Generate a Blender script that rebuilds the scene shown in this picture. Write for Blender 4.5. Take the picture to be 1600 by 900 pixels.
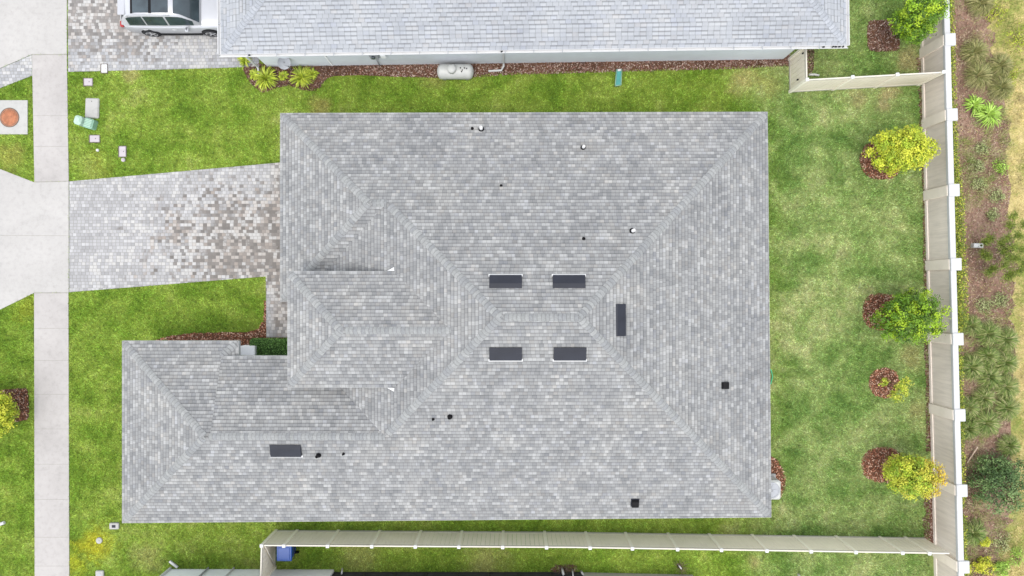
import bpy, bmesh, math, random
import numpy as np
from mathutils import Vector, Matrix
R = math.radians
random.seed(7)
rng = np.random.default_rng(7)
for o in list(bpy.data.objects): bpy.data.objects.remove(o)
sc = bpy.context.scene
COL = sc.collection

# ------------------------------------------------------------------ camera, sky, sun, exposure
H, F = 31.0, 1080.0            # drone height (m) and focal length in photo pixels
cam = bpy.data.cameras.new('camera'); co = bpy.data.objects.new('camera', cam); COL.objects.link(co)
co.location = (0, 0, H); co.rotation_euler = (0, 0, 0)
cam.sensor_width = 36; cam.lens = F / 1600 * 36; cam.clip_end = 2000
sc.camera = co
SUN_EL, SUN_AZ = R(75), R(205)  # azimuth clockwise from +Y: light comes from the south-south-west
w = bpy.data.worlds.new("World"); sc.world = w; w.use_nodes = True
nt = w.node_tree; bg = nt.nodes['Background']
sky = nt.nodes.new('ShaderNodeTexSky'); sky.sky_type = 'NISHITA'; sky.sun_disc = False
sky.sun_elevation = SUN_EL; sky.sun_rotation = SUN_AZ; sky.air_density = 1.0; sky.dust_density = 0.8; sky.ozone_density = 0.6
hsv = nt.nodes.new('ShaderNodeHueSaturation'); hsv.inputs['Saturation'].default_value = 0.22   # cloud veil: a paler sky
nt.links.new(sky.outputs[0], hsv.inputs['Color']); nt.links.new(hsv.outputs[0], bg.inputs[0]); bg.inputs[1].default_value = 0.15
sl = bpy.data.lights.new('sun', 'SUN'); sl.energy = 0.75; sl.angle = R(35); sl.color = (1, 0.95, 0.87)
so = bpy.data.objects.new('sun', sl); COL.objects.link(so)
sd = Vector((math.sin(SUN_AZ)*math.cos(SUN_EL), math.cos(SUN_AZ)*math.cos(SUN_EL), math.sin(SUN_EL)))
so.rotation_euler = (-sd).to_track_quat('-Z', 'Y').to_euler(); so.location = sd * 60
vs = sc.view_settings; vs.view_transform = 'Standard'; vs.look = 'None'; vs.gamma = 1; vs.use_curve_mapping = False
vs.exposure = 1.55

# ------------------------------------------------------------------ helpers
def P(px, py, h=0.0):
    "photo pixel at a known height above the ground -> world point (camera looks straight down)"
    k = (H - h) / F
    return Vector(((px - 800) * k, (450 - py) * k, h))
def G(pts, h=0.0): return [tuple(P(x, y, h)[:2]) for x, y in pts]

class N:
    "small node-graph helper for one material"
    def __init__(s, name, rough=0.8, spec=0.3):
        s.m = bpy.data.materials.new(name); s.m.use_nodes = True
        s.t = s.m.node_tree; s.b = s.t.nodes['Principled BSDF']
        s.b.inputs['Roughness'].default_value = rough; s.b.inputs['Specular IOR Level'].default_value = spec
    def n(s, typ, **kw):
        x = s.t.nodes.new(typ)
        for k, v in kw.items(): setattr(x, k, v)
        return x
    def l(s, a, b): s.t.links.new(a, b)
    def math(s, op, a, b=None, c=None):
        x = s.n('ShaderNodeMath', operation=op)
        for i, v in enumerate((a, b, c)):
            if v is None: continue
            if isinstance(v, (int, float)): x.inputs[i].default_value = v
            else: s.l(v, x.inputs[i])
        return x.outputs[0]
    def comb(s, x, y, z=0.0):
        c = s.n('ShaderNodeCombineXYZ')
        for i, v in enumerate((x, y, z)):
            if isinstance(v, (int, float)): c.inputs[i].default_value = v
            else: s.l(v, c.inputs[i])
        return c.outputs[0]
    def white(s, vec):
        x = s.n('ShaderNodeTexWhiteNoise', noise_dimensions='3D'); s.l(vec, x.inputs['Vector']); return x.outputs['Value']
    def noise(s, vec, scale, detail=4, rough=0.55, dist=0.0):
        x = s.n('ShaderNodeTexNoise'); x.inputs['Scale'].default_value = scale; x.inputs['Detail'].default_value = detail
        x.inputs['Roughness'].default_value = rough; x.inputs['Distortion'].default_value = dist
        if vec is not None: s.l(vec, x.inputs['Vector'])
        return x.outputs['Fac']
    def ramp(s, fac, stops, interp='LINEAR'):
        x = s.n('ShaderNodeValToRGB'); e = x.color_ramp.elements; x.color_ramp.interpolation = interp
        while len(e) < len(stops): e.new(0.5)
        for el, (p, c) in zip(e, stops):
            el.position = p; el.color = (c, c, c, 1) if isinstance(c, (int, float)) else (*c, 1)
        s.l(fac, x.inputs[0]); return x.outputs[0]
    def mix(s, fac, a, b, mode='MIX'):
        x = s.n('ShaderNodeMix', data_type='RGBA', blend_type=mode)
        for i, v in ((0, fac), (6, a), (7, b)):
            if isinstance(v, (int, float)): x.inputs[i].default_value = v
            elif isinstance(v, tuple): x.inputs[i].default_value = (*v, 1)
            else: s.l(v, x.inputs[i])
        return x.outputs[2]
    def pos(s): return s.n('ShaderNodeNewGeometry').outputs['Position']
    def objco(s): return s.n('ShaderNodeTexCoord').outputs['Object']
    def uv(s): return s.n('ShaderNodeTexCoord').outputs['UV']
    def attr(s, name='tint'): return s.n('ShaderNodeAttribute', attribute_name=name).outputs['Color']
    def color(s, c):
        if isinstance(c, tuple): s.b.inputs['Base Color'].default_value = (*c, 1)
        else: s.l(c, s.b.inputs['Base Color'])
    def bump(s, hgt, strength=0.3, dist=0.02):
        x = s.n('ShaderNodeBump'); x.inputs['Strength'].default_value = strength; x.inputs['Distance'].default_value = dist
        s.l(hgt, x.inputs['Height']); s.l(x.outputs[0], s.b.inputs['Normal'])
    def sep(s, vec):
        x = s.n('ShaderNodeSeparateXYZ'); s.l(vec, x.inputs[0]); return x.outputs

def plain(name, c, rough=0.6, spec=0.3, var=0.12, scale=6, metal=0.0, bump=0.0):
    m = N(name, rough, spec); v = m.objco()
    f = m.noise(v, scale, 5)
    lo = tuple(x*(1-var) for x in c); hi = tuple(min(1, x*(1+var)) for x in c)
    m.color(m.ramp(f, [(0.3, lo), (0.7, hi)])); m.b.inputs['Metallic'].default_value = metal
    if bump: m.bump(m.noise(v, scale*12, 3), bump, 0.01)
    return m.m

def shingle(name, stops, course, tabw, joint=0.0):
    m = N(name, 0.92, 0.15); s = m.sep(m.uv())
    row = m.math('FLOOR', m.math('DIVIDE', m.math('ADD', s[1], 0.001), course))
    rr = m.white(m.comb(row, 3.7, 1.1))
    uu = m.math('ADD', s[0], m.math('MULTIPLY', rr, 9.0))
    c1 = m.math('FLOOR', m.math('DIVIDE', uu, tabw*1.7))
    c2 = m.math('FLOOR', m.math('DIVIDE', m.math('ADD', uu, 0.11), tabw))
    n1 = m.white(m.comb(c1, row, 0.3)); n2 = m.white(m.comb(c2, row, 5.3))
    f = m.math('ADD', m.math('MULTIPLY', n1, 0.45), m.math('MULTIPLY', n2, 0.55))
    col = m.ramp(f, stops)
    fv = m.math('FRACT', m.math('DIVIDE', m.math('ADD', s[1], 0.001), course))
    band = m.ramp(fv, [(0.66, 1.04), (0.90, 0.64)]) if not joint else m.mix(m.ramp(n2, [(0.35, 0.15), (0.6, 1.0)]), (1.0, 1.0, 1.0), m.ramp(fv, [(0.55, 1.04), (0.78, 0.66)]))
    col = m.mix(1.0, col, band, 'MULTIPLY')   # printed granule band that also paints the shade under the next course's lip
    ft = m.math('FRACT', m.math('DIVIDE', m.math('ADD', uu, 0.11), tabw))
    col = m.mix(1.0, col, m.ramp(ft, [(0.0, 0.74), (0.12, 1.0), (0.90, 1.0), (1.0, 0.76)]), 'MULTIPLY')
    pat = m.noise(m.pos(), 0.55, 4)                             # weathering over metres
    col = m.mix(1.0, col, m.ramp(pat, [(0.32, (0.90, 0.90, 0.905)), (0.5, (1, 1, 1)), (0.68, (1.08, 1.065, 1.04))]), 'MULTIPLY')
    hue = m.white(m.comb(c2, row, 9.1))
    col = m.mix(1.0, col, m.ramp(hue, [(0.0, (0.98, 0.99, 1.03)), (0.15, (1, 1, 1)), (0.85, (1, 1, 1)), (1.0, (1.03, 1.0, 0.97))]), 'MULTIPLY')
    g = m.noise(m.pos(), 60, 2)
    col = m.mix(1.0, col, m.ramp(g, [(0.3, 0.93), (0.7, 1.07)]), 'MULTIPLY')
    m.color(col); m.bump(m.math('ADD', m.math('MULTIPLY', n2, 0.8), m.math('MULTIPLY', g, 0.3)), 0.5, 0.012)
    return m.m

def lawn_color(m):
    v = m.pos(); s = m.sep(v)
    mow = m.noise(m.comb(m.math('MULTIPLY', s[0], 0.10), m.math('MULTIPLY', s[1], 1.15)), 1.0, 2, 0.5)
    big = m.math('ADD', m.math('MULTIPLY', m.noise(v, 0.24, 5, 0.6, 0.4), 0.72), m.math('MULTIPLY', mow, 0.28)); mid = m.noise(v, 0.85, 5, 0.65, 0.3); fine = m.noise(v, 7, 4, 0.7)
    f = m.math('ADD', m.math('MULTIPLY', big, 0.48), m.math('ADD', m.math('MULTIPLY', mid, 0.42), m.math('MULTIPLY', fine, 0.10)))
    front = m.ramp(f, [(0.34, (0.088, 0.165, 0.016)), (0.45, (0.160, 0.255, 0.026)), (0.54, (0.255, 0.340, 0.050)), (0.66, (0.390, 0.410, 0.115))])
    back = m.ramp(f, [(0.37, (0.082, 0.160, 0.030)), (0.45, (0.158, 0.248, 0.055)), (0.53, (0.280, 0.350, 0.108)), (0.63, (0.450, 0.450, 0.195))])
    k = m.n('ShaderNodeMapRange'); m.l(m.math('ADD', s[0], m.math('MULTIPLY', mid, 3.0)), k.inputs[0])
    k.inputs[1].default_value = 11.0; k.inputs[2].default_value = 14.0
    col = m.mix(k.outputs[0], front, back)
    # dry or yellowed patches of turf at known spots
    for (px, py, r, c, a) in ((152, 852, 1.15, (0.46, 0.42, 0.03), .8), (118, 880, 1.0, (0.42, 0.42, 0.03), .7), (232, 868, 1.0, (0.42, 0.37, 0.14), .5), (1160, 126, 0.9, (0.50, 0.38, 0.17), .6),
                              (1195, 133, 1.0, (0.42, 0.38, 0.13), .5), (1385, 148, 0.9, (0.50, 0.38, 0.20), .65), (1418, 95, 0.9, (0.48, 0.37, 0.18), .6), (1340, 152, 0.7, (0.48, 0.38, 0.19), .5),
                              (500, 168, 0.7, (0.50, 0.38, 0.13), .5), (1180, 880, 0.5, (0.46, 0.35, 0.16), .6), (760, 883, 1.6, (0.42, 0.38, 0.14), .6),
                              (560, 870, 1.3, (0.40, 0.37, 0.13), .5), (15, 245, 1.0, (0.36, 0.33, 0.08), .6), (150, 258, 1.0, (0.32, 0.31, 0.06), .5), (40, 480, .9, (.30, .31, .03), .5),
                              (205, 115, 0.6, (0.52, 0.40, 0.18), .5), (680, 122, 0.8, (.42, .36, .12), .4), (1432, 640, .8, (.36, .31, .13), .6), (1425, 560, .8, (.36, .31, .13), .6)):
        c0 = P(px, py)
        d = m.n('ShaderNodeVectorMath', operation='DISTANCE'); m.l(v, d.inputs[0]); d.inputs[1].default_value = c0
        dd = m.math('ADD', d.outputs['Value'], m.math('MULTIPLY', m.math('SUBTRACT', mid, 0.5), r*2.6))
        mr = m.n('ShaderNodeMapRange', interpolation_type='SMOOTHSTEP'); m.l(dd, mr.inputs[0])
        mr.inputs[1].default_value = r; mr.inputs[2].default_value = r*0.15; mr.inputs[3].default_value = 0; mr.inputs[4].default_value = a
        col = m.mix(mr.outputs[0], col, c)
    return col, fine

def mat_ground():
    m = N('turf', 0.95, 0.1); c, f = lawn_color(m)
    v = m.pos(); g = m.noise(v, 22, 3, 0.7)
    c = m.mix(1.0, c, m.ramp(g, [(0.3, 0.45), (0.7, 1.0)]), 'MULTIPLY')
    m.color(c); m.bump(m.noise(v, 30, 3, 0.8), 0.9, 0.05); return m.m
def mat_blade():
    m = N('grass_blade', 0.7, 0.2); c, f = lawn_color(m)
    m.color(m.mix(1.0, c, m.attr(), 'MULTIPLY')); return m.m
def mat_tinted(name, rough=0.7, spec=0.25):
    m = N(name, rough, spec); c = m.attr(); v = m.objco()
    m.color(m.mix(1.0, c, m.ramp(m.noise(v, 14, 3), [(0.3, 0.88), (0.7, 1.12)]), 'MULTIPLY')); return m.m
def mat_concrete(name, c, stain=0.12):
    m = N(name, 0.9, 0.2); v = m.pos()
    a = m.noise(v, 0.5, 6, 0.6, 0.5); b = m.noise(v, 5, 5, 0.7); g = m.noise(v, 60, 2)
    col = m.ramp(a, [(0.3, tuple(x*(1-stain) for x in c)), (0.65, c)])
    col = m.mix(1.0, col, m.ramp(b, [(0.25, 0.86), (0.5, 1.0), (0.8, 1.04)]), 'MULTIPLY')
    col = m.mix(1.0, col, m.ramp(g, [(0.3, 0.94), (0.7, 1.04)]), 'MULTIPLY')
    sp = m.noise(v, 9, 2, 0.5); col = m.mix(m.ramp(sp, [(0.72, 0.0), (0.8, 0.35)]), col, (0.22, 0.20, 0.18))
    m.color(col); m.bump(g, 0.2, 0.005); return m.m
def mat_paver(name, centre, radii, seed, amount=1.0, extra=None, base=(0.292, 0.290, 0.293)):
    "square cobbles in two sizes; a broad damp brown stain round one place"
    m = N(name, 0.9, 0.2); v = m.pos(); s = m.sep(v)
    W = 0.145
    row = m.math('FLOOR', m.math('DIVIDE', s[1], W)); fy = m.math('FRACT', m.math('DIVIDE', s[1], W))
    off = m.math('MULTIPLY', m.white(m.comb(row, seed, 0.5)), 3.0)
    ux = m.math('DIVIDE', m.math('ADD', s[0], off), W*1.18); cx = m.math('FLOOR', ux); fx = m.math('FRACT', ux)
    cx2 = m.math('FLOOR', m.math('DIVIDE', m.math('ADD', s[0], off), W*2.36)); row2 = m.math('FLOOR', m.math('DIVIDE', s[1], W*2))
    r1 = m.white(m.comb(cx, row, seed)); r2 = m.white(m.comb(cx, row, seed+4.4)); r3 = m.white(m.comb(cx2, row2, seed+7.7))
    tone = m.math('ADD', m.math('MULTIPLY', r1, 0.7), m.math('MULTIPLY', r3, 0.3))
    lo = tuple(x*0.84 for x in base); hi = tuple(min(1, x*1.28) for x in base)
    col = m.ramp(tone, [(0.15, lo), (0.5, base), (0.72, tuple(x*1.08 for x in base)), (0.90, hi)])
    n = m.noise(v, 0.6, 5, 0.65, 0.6)
    dv = m.n('ShaderNodeVectorMath', operation='SUBTRACT'); m.l(v, dv.inputs[0]); dv.inputs[1].default_value = (*centre, 0)
    sv = m.n('ShaderNodeVectorMath', operation='DIVIDE'); m.l(dv.outputs[0], sv.inputs[0]); sv.inputs[1].default_value = (*radii, 1e6)
    ln = m.n('ShaderNodeVectorMath', operation='LENGTH'); m.l(sv.outputs[0], ln.inputs[0])
    d = m.math('ADD', ln.outputs['Value'], m.math('ADD', m.math('MULTIPLY', m.math('SUBTRACT', n, 0.5), 3.0), m.math('MULTIPLY', m.math('SUBTRACT', r2, 0.5), 1.0)))
    k = m.ramp(d, [(0.55, amount), (0.98, 0.0)])
    if extra:
        px_ = m.n('ShaderNodeMapRange'); m.l(s[0], px_.inputs[0]); px_.inputs[1].default_value = extra; px_.inputs[2].default_value = extra+.35
        k = m.math('MAXIMUM', k, m.math('MULTIPLY', px_.outputs[0], m.ramp(m.math('ADD', m.math('MULTIPLY', r2, .5), m.math('MULTIPLY', n, .8)), [(.35, .35), (.75, .95)])))
    dirt = m.ramp(r1, [(0.0, (0.112, 0.100, 0.090)), (0.5, (0.170, 0.151, 0.136)), (0.74, (0.245, 0.208, 0.180)), (0.88, (0.36, 0.335, 0.31))])
    col = m.mix(k, col, dirt)
    k2 = m.ramp(m.math('ADD', n, m.math('MULTIPLY', m.math('SUBTRACT', r2, 0.5), 0.3)), [(0.56, 0.0), (0.66, 0.75)])
    col = m.mix(k2, col, (0.41, 0.40, 0.385))                   # efflorescence: whitened stones
    e = m.math('MINIMUM', m.math('MINIMUM', fx, m.math('SUBTRACT', 1, fx)), m.math('MINIMUM', fy, m.math('SUBTRACT', 1, fy)))
    jn = m.ramp(e, [(0.03, 1.0), (0.09, 0.0)])
    col = m.mix(m.math('MULTIPLY', jn, 0.55), col, (0.15, 0.14, 0.125))
    m.color(col); m.bump(m.math('ADD', m.ramp(e, [(0.02, 0.0), (0.12, 1.0)]), m.math('MULTIPLY', r2, 0.3)), 0.5, 0.01); return m.m
def mat_soil(name, stops, scale=3):
    m = N(name, 0.95, 0.1); v = m.pos()
    f = m.math('ADD', m.math('MULTIPLY', m.noise(v, scale*0.2, 5, 0.65, 0.5), 0.5), m.math('ADD', m.math('MULTIPLY', m.noise(v, scale, 5, 0.7), 0.3), m.math('MULTIPLY', m.noise(v, scale*7, 3, 0.7), 0.2)))
    m.color(m.ramp(f, stops)); m.bump(m.noise(v, scale*9, 4, 0.8), 0.9, 0.05); return m.m

M = {}
M['turf'] = mat_ground(); M['blade'] = mat_blade()
M['leaf'] = mat_tinted('leaf', 0.55, 0.3); M['chip'] = mat_tinted('bark_chip', 0.9, 0.1); M['capshingle'] = mat_tinted('ridge_shingle', 0.92, 0.15)
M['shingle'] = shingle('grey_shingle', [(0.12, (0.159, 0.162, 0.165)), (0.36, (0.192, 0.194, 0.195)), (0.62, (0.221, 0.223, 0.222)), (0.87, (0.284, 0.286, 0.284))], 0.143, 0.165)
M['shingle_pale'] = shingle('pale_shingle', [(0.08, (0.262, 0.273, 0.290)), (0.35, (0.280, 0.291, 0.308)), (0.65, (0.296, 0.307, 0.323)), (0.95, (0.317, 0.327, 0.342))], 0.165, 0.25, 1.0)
M['concrete'] = mat_concrete('concrete', (0.375, 0.362, 0.348), 0.12)
M['walk'] = mat_concrete('walk_concrete', (0.362, 0.343, 0.330), 0.16)
M['joint'] = plain('joint_dirt', (0.25, 0.24, 0.22), 0.95)
M['pad'] = mat_concrete('pad_concrete', (0.36, 0.355, 0.34), 0.08)
pc = P(392, 382)
M['paver'] = mat_paver('driveway_paver', (pc.x, pc.y), (4.0, 2.5), 2.0, .85, P(420, 470).x)
pc = P(175, 22)
M['paver_n'] = mat_paver('neighbour_paver', (pc.x, pc.y), (5.2, 1.9), 11.0, 0.72, None, (0.285, 0.287, 0.295))
M['mulch'] = mat_soil('mulch', [(0.35, (0.060, 0.030, 0.018)), (0.52, (0.125, 0.062, 0.038)), (0.66, (0.21, 0.118, 0.078))])
M['bed'] = mat_soil('strip_mulch', [(0.36, (0.100, 0.060, 0.042)), (0.48, (0.195, 0.122, 0.088)), (0.56, (0.275, 0.180, 0.134)), (0.68, (0.36, 0.27, 0.19))], 2.2)
M['dry'] = mat_soil('dry_turf', [(0.38, (0.20, 0.235, 0.065)), (0.48, (0.37, 0.325, 0.115)), (0.56, (0.50, 0.41, 0.19)), (0.68, (0.58, 0.50, 0.30))], 2.0)
M['asphalt'] = plain('asphalt', (0.06, 0.06, 0.062), 0.9, 0.2, 0.2, 3, bump=0.3)
M['stucco'] = plain('grey_stucco', (0.60, 0.625, 0.66), 0.9, 0.2, 0.04, 2, bump=0.2)
M['stucco_pale'] = plain('pale_stucco', (0.74, 0.76, 0.78), 0.9, 0.2, 0.03, 2, bump=0.2)
M['stucco_white'] = plain('white_stucco', (0.80, 0.80, 0.79), 0.9, 0.2, 0.04, 2, bump=0.2)
M['white'] = plain('white_paint', (0.52, 0.52, 0.52), 0.45, 0.4, 0.03, 3)
M['drip'] = plain('fascia_paint', (0.42, 0.425, 0.42), 0.5, 0.4, 0.05, 3)
M['tan'] = plain('tan_vinyl', (0.80, 0.725, 0.60), 0.5, 0.35, 0.05, 1.2)
M['tan_post'] = plain('tan_vinyl_post', (0.86, 0.80, 0.68), 0.5, 0.35, 0.03, 2)
M['tan_light'] = plain('tan_vinyl_rail', (0.52, 0.485, 0.42), 0.5, 0.35, 0.04, 2)
m_ = N('taupe_panel', 0.85, 0.2); v_ = m_.objco(); s_ = m_.sep(v_)
st_ = m_.noise(m_.comb(m_.math('MULTIPLY', s_[0], 5.0), m_.math('MULTIPLY', s_[1], 5.0), m_.math('MULTIPLY', s_[2], 0.5)), 1.6, 5, 0.65); gr_ = m_.noise(v_, 0.6, 4)
cw_ = m_.ramp(st_, [(0.3, (0.58, 0.51, 0.455)), (0.55, (0.68, 0.60, 0.535)), (0.75, (0.72, 0.64, 0.57))])
m_.color(m_.mix(1.0, cw_, m_.ramp(gr_, [(0.3, 0.93), (0.7, 1.04)]), 'MULTIPLY')); m_.bump(m_.noise(v_, 14, 3), 0.15, 0.01); M['wall_panel'] = m_.m
M['wall_post'] = plain('taupe_post', (0.73, 0.65, 0.57), 0.85, 0.2, 0.05, 2, bump=0.15)
M['wall_cap'] = plain('wall_cap_white', (0.43, 0.43, 0.435), 0.7, 0.3, 0.04, 2)
M['charcoal'] = plain('charcoal_metal', (0.017, 0.019, 0.027), 0.5, 0.2, 0.15, 2)
M['black'] = plain('black_plastic', (0.007, 0.007, 0.008), 0.6, 0.12, 0.1, 4)
M['lead'] = plain('grey_flashing', (0.30, 0.31, 0.33), 0.5, 0.4, 0.1, 4)
M['tankpaint'] = plain('tank_paint', (0.44, 0.445, 0.43), 0.45, 0.4, 0.06, 3)
M['terracotta'] = plain('rusty_iron', (0.31, 0.125, 0.065), 0.8, 0.3, 0.3, 7, bump=0.3)
M['mint'] = plain('mint_green_paint', (0.32, 0.44, 0.36), 0.5, 0.4, 0.05, 4)
M['mint_dark'] = plain('faded_green_paint', (0.20, 0.34, 0.255), 0.5, 0.4, 0.08, 4)
M['teal'] = plain('teal_plastic', (0.06, 0.26, 0.24), 0.45, 0.4, 0.15, 5)
M['lid'] = plain('meter_lid', (0.37, 0.335, 0.355), 0.8, 0.3, 0.06, 5)
M['lidrim'] = plain('meter_rim', (0.12, 0.10, 0.085), 0.9, 0.2, 0.1, 5)
M['blue'] = plain('blue_plastic', (0.010, 0.055, 0.25), 0.4, 0.45, 0.08, 4)
M['bark'] = plain('bark', (0.17, 0.125, 0.09), 0.95, 0.1, 0.25, 8, bump=0.5)
M['stick'] = plain('dead_stick', (0.46, 0.36, 0.28), 0.9, 0.1, 0.2, 8)
M['carpaint'] = plain('silver_paint', (0.40, 0.405, 0.425), 0.28, 0.5, 0.02, 2, metal=0.3)
M['tyre'] = plain('tyre_rubber', (0.022, 0.022, 0.024), 0.85, 0.2, 0.1, 6)
M['alloy'] = plain('alloy_rim', (0.55, 0.55, 0.57), 0.3, 0.5, 0.03, 3, metal=0.7)
M['redlens'] = plain('red_lens', (0.30, 0.02, 0.02), 0.2, 0.5, 0.1, 4)
M['screen'] = plain('dark_screen', (0.045, 0.046, 0.050), 0.7, 0.2, 0.2, 3)
M['brownframe'] = plain('black_frame', (0.03, 0.03, 0.032), 0.5, 0.3, 0.1, 3)
M['door'] = plain('door_paint', (0.12, 0.16, 0.20), 0.5, 0.4, 0.05, 3)
M['hose'] = plain('green_hose', (0.05, 0.36, 0.17), 0.4, 0.4, 0.05, 3)
g = N('car_glass', 0.04, 0.7); g.color(g.ramp(g.noise(g.objco(), 1.5, 3), [(0.3, (0.016, 0.024, 0.030)), (0.7, (0.040, 0.058, 0.068))])); M['glass'] = g.m
g = N('window_glass', 0.05, 0.6); g.color((0.05, 0.06, 0.07)); M['pane'] = g.m

LABELS = {}
def tag(o, label, cat, group=None, kind=None):
    if label: o['label'] = label
    if cat: o['category'] = cat
    if group: o['group'] = group
    if kind: o['kind'] = kind
    return o
def thing(name, label, cat, loc=(0, 0, 0), group=None):
    o = bpy.data.objects.new(name, None); COL.objects.link(o); o.location = loc; o.empty_display_size = 0.2
    return tag(o, label, cat, group)
def offset_of(p):
    v = Vector((0, 0, 0))
    while p: v += Vector(p.location); p = p.parent
    return v
def copy_tree(o, parent=None):
    c = o.copy(); COL.objects.link(c); c.parent = parent
    for ch in list(o.children): copy_tree(ch, c)
    return c

class MB:
    "collects shapes (world coordinates) and links them as ONE mesh object"
    def __init__(s): s.v = []; s.f = []; s.uv = None; s.sm = []
    def add(s, vs, fs, smooth=False):
        b = len(s.v); s.v += [tuple(v) for v in vs]; s.f += [tuple(i+b for i in f) for f in fs]; s.sm += [smooth]*len(fs); return s
    def box(s, c, d, rz=0.0, bev=0.0):
        x, y, z = (k/2 for k in d); cr, sr = math.cos(rz), math.sin(rz)
        def T(p): return (c[0]+p[0]*cr-p[1]*sr, c[1]+p[0]*sr+p[1]*cr, c[2]+p[2])
        if bev:
            b = min(bev, x*0.9, y*0.9, z*0.9)
            ring = []
            for (zz, i) in ((-z, 0), (z-b, 0), (z, b)):
                xi, yi = x-i, y-i
                ring.append([(-xi+b, -yi), (xi-b, -yi), (xi, -yi+b), (xi, yi-b), (xi-b, yi), (-xi+b, yi), (-xi, yi-b), (-xi, -yi+b)])
                ring[-1] = [T((a, q, zz)) for a, q in ring[-1]]
            vs = sum(ring, []); fs = [tuple(range(7, -1, -1)), tuple(range(16, 24))]
            for k in (0, 1):
                for j in range(8): fs.append((k*8+j, k*8+(j+1) % 8, k*8+8+(j+1) % 8, k*8+8+j))
            return s.add(vs, fs)
        vs = [T((a*x, q*y, r*z)) for a in (-1, 1) for q in (-1, 1) for r in (-1, 1)]
        return s.add(vs, [(0, 1, 3, 2), (4, 6, 7, 5), (0, 4, 5, 1), (2, 3, 7, 6), (0, 2, 6, 4), (1, 5, 7, 3)])
    def prism(s, pts, z0, z1):
        n = len(pts); a = sum(pts[i][0]*pts[(i+1) % n][1]-pts[(i+1) % n][0]*pts[i][1] for i in range(n))
        if a < 0: pts = pts[::-1]
        vs = [(p[0], p[1], z0) for p in pts]+[(p[0], p[1], z1) for p in pts]
        fs = [tuple(range(n-1, -1, -1)), tuple(range(n, 2*n))]+[(i, (i+1) % n, n+(i+1) % n, n+i) for i in range(n)]
        return s.add(vs, fs)
    def sheet(s, pts, z):
        n = len(pts); a = sum(pts[i][0]*pts[(i+1) % n][1]-pts[(i+1) % n][0]*pts[i][1] for i in range(n))
        if a < 0: pts = pts[::-1]
        return s.add([(p[0], p[1], z) for p in pts], [tuple(range(n))])
    def tube(s, pts, rad, n=8, smooth=True):
        pts = [Vector(p) for p in pts]
        if not isinstance(rad, (list, tuple)): rad = [rad]*len(pts)
        vs, fs = [], []
        for i, p in enumerate(pts):
            d = (pts[min(i+1, len(pts)-1)]-pts[max(i-1, 0)]).normalized()
            a = d.orthogonal().normalized() if abs(d.z) > 0.9 else d.cross(Vector((0, 0, 1))).normalized(); b = d.cross(a)
            for j in range(n):
                t = 2*math.pi*j/n; vs.append(p+(a*math.cos(t)+b*math.sin(t))*rad[i])
        for i in range(len(pts)-1):
            for j in range(n): fs.append((i*n+j, i*n+(j+1) % n, (i+1)*n+(j+1) % n, (i+1)*n+j))
        s.add(vs, fs, smooth); b = len(s.v)-len(vs)
        s.f += [tuple(b+j for j in range(n-1, -1, -1)), tuple(b+(len(pts)-1)*n+j for j in range(n))]; s.sm += [False, False]; return s
    def lathe(s, c, prof, n=20, smooth=True, sx=1.0, sy=1.0):
        vs, fs = [], []
        for r, z in prof:
            for j in range(n):
                t = 2*math.pi*j/n; vs.append((c[0]+r*sx*math.cos(t), c[1]+r*sy*math.sin(t), c[2]+z))
        for i in range(len(prof)-1):
            for j in range(n): fs.append((i*n+j, i*n+(j+1) % n, (i+1)*n+(j+1) % n, (i+1)*n+j))
        fs2 = [tuple(range(n-1, -1, -1)), tuple((len(prof)-1)*n+j for j in range(n))]
        b = len(s.v); s.add(vs, fs, smooth); s.f += [tuple(b+i for i in f) for f in fs2]; s.sm += [False, False]; return s
    def quad(s, a, b, c, d): return s.add([a, b, c, d], [(0, 1, 2, 3)])
    def build(s, name, mat, parent=None, tint=None):
        me = bpy.data.meshes.new(name); o = offset_of(parent)
        me.from_pydata([(v[0]-o.x, v[1]-o.y, v[2]-o.z) for v in s.v], [], s.f)
        me.polygons.foreach_set('use_smooth', s.sm)
        me.materials.append(mat)
        if s.uv is not None:
            l = me.uv_layers.new(name='UVMap'); l.data.foreach_set('uv', np.array(s.uv, dtype=np.float32).ravel())
        if tint is not None:
            a = me.attributes.new('tint', 'FLOAT_COLOR', 'POINT'); a.data.foreach_set('color', np.array(tint, dtype=np.float32).ravel())
        me.update()
        ob = bpy.data.objects.new(name, me); COL.objects.link(ob)
        if parent: ob.parent = parent
        return ob

def poly_np(name, verts, k, tint, mat, parent=None):
    "many separate k-gons from a (n*k,3) array, a tint per k-gon"
    n = len(verts)//k; o = offset_of(parent)
    me = bpy.data.meshes.new(name)
    me.vertices.add(n*k); me.vertices.foreach_set('co', (verts-np.array(o)).astype(np.float32).ravel())
    me.loops.add(n*k); me.loops.foreach_set('vertex_index', np.arange(n*k, dtype=np.int32))
    me.polygons.add(n); me.polygons.foreach_set('loop_start', np.arange(0, n*k, k, dtype=np.int32))
    me.update(calc_edges=True)
    a = me.attributes.new('tint', 'FLOAT_COLOR', 'POINT')
    t = np.ones((n, 4), np.float32); t[:, :3] = tint
    a.data.foreach_set('color', np.repeat(t, k, axis=0).ravel())
    me.materials.append(mat)
    ob = bpy.data.objects.new(name, me); COL.objects.link(ob)
    if parent: ob.parent = parent
    return ob

def inside(x, y, poly):
    r = np.zeros(len(x), bool); n = len(poly)
    for i in range(n):
        x0, y0 = poly[i]; x1, y1 = poly[(i+1) % n]
        c = ((y0 > y) != (y1 > y)) & (x < (x1-x0)*(y-y0)/((y1-y0) or 1e-9)+x0); r ^= c
    return r
def unit(a): return a/np.maximum(np.linalg.norm(a, axis=1, keepdims=True), 1e-9)

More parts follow.
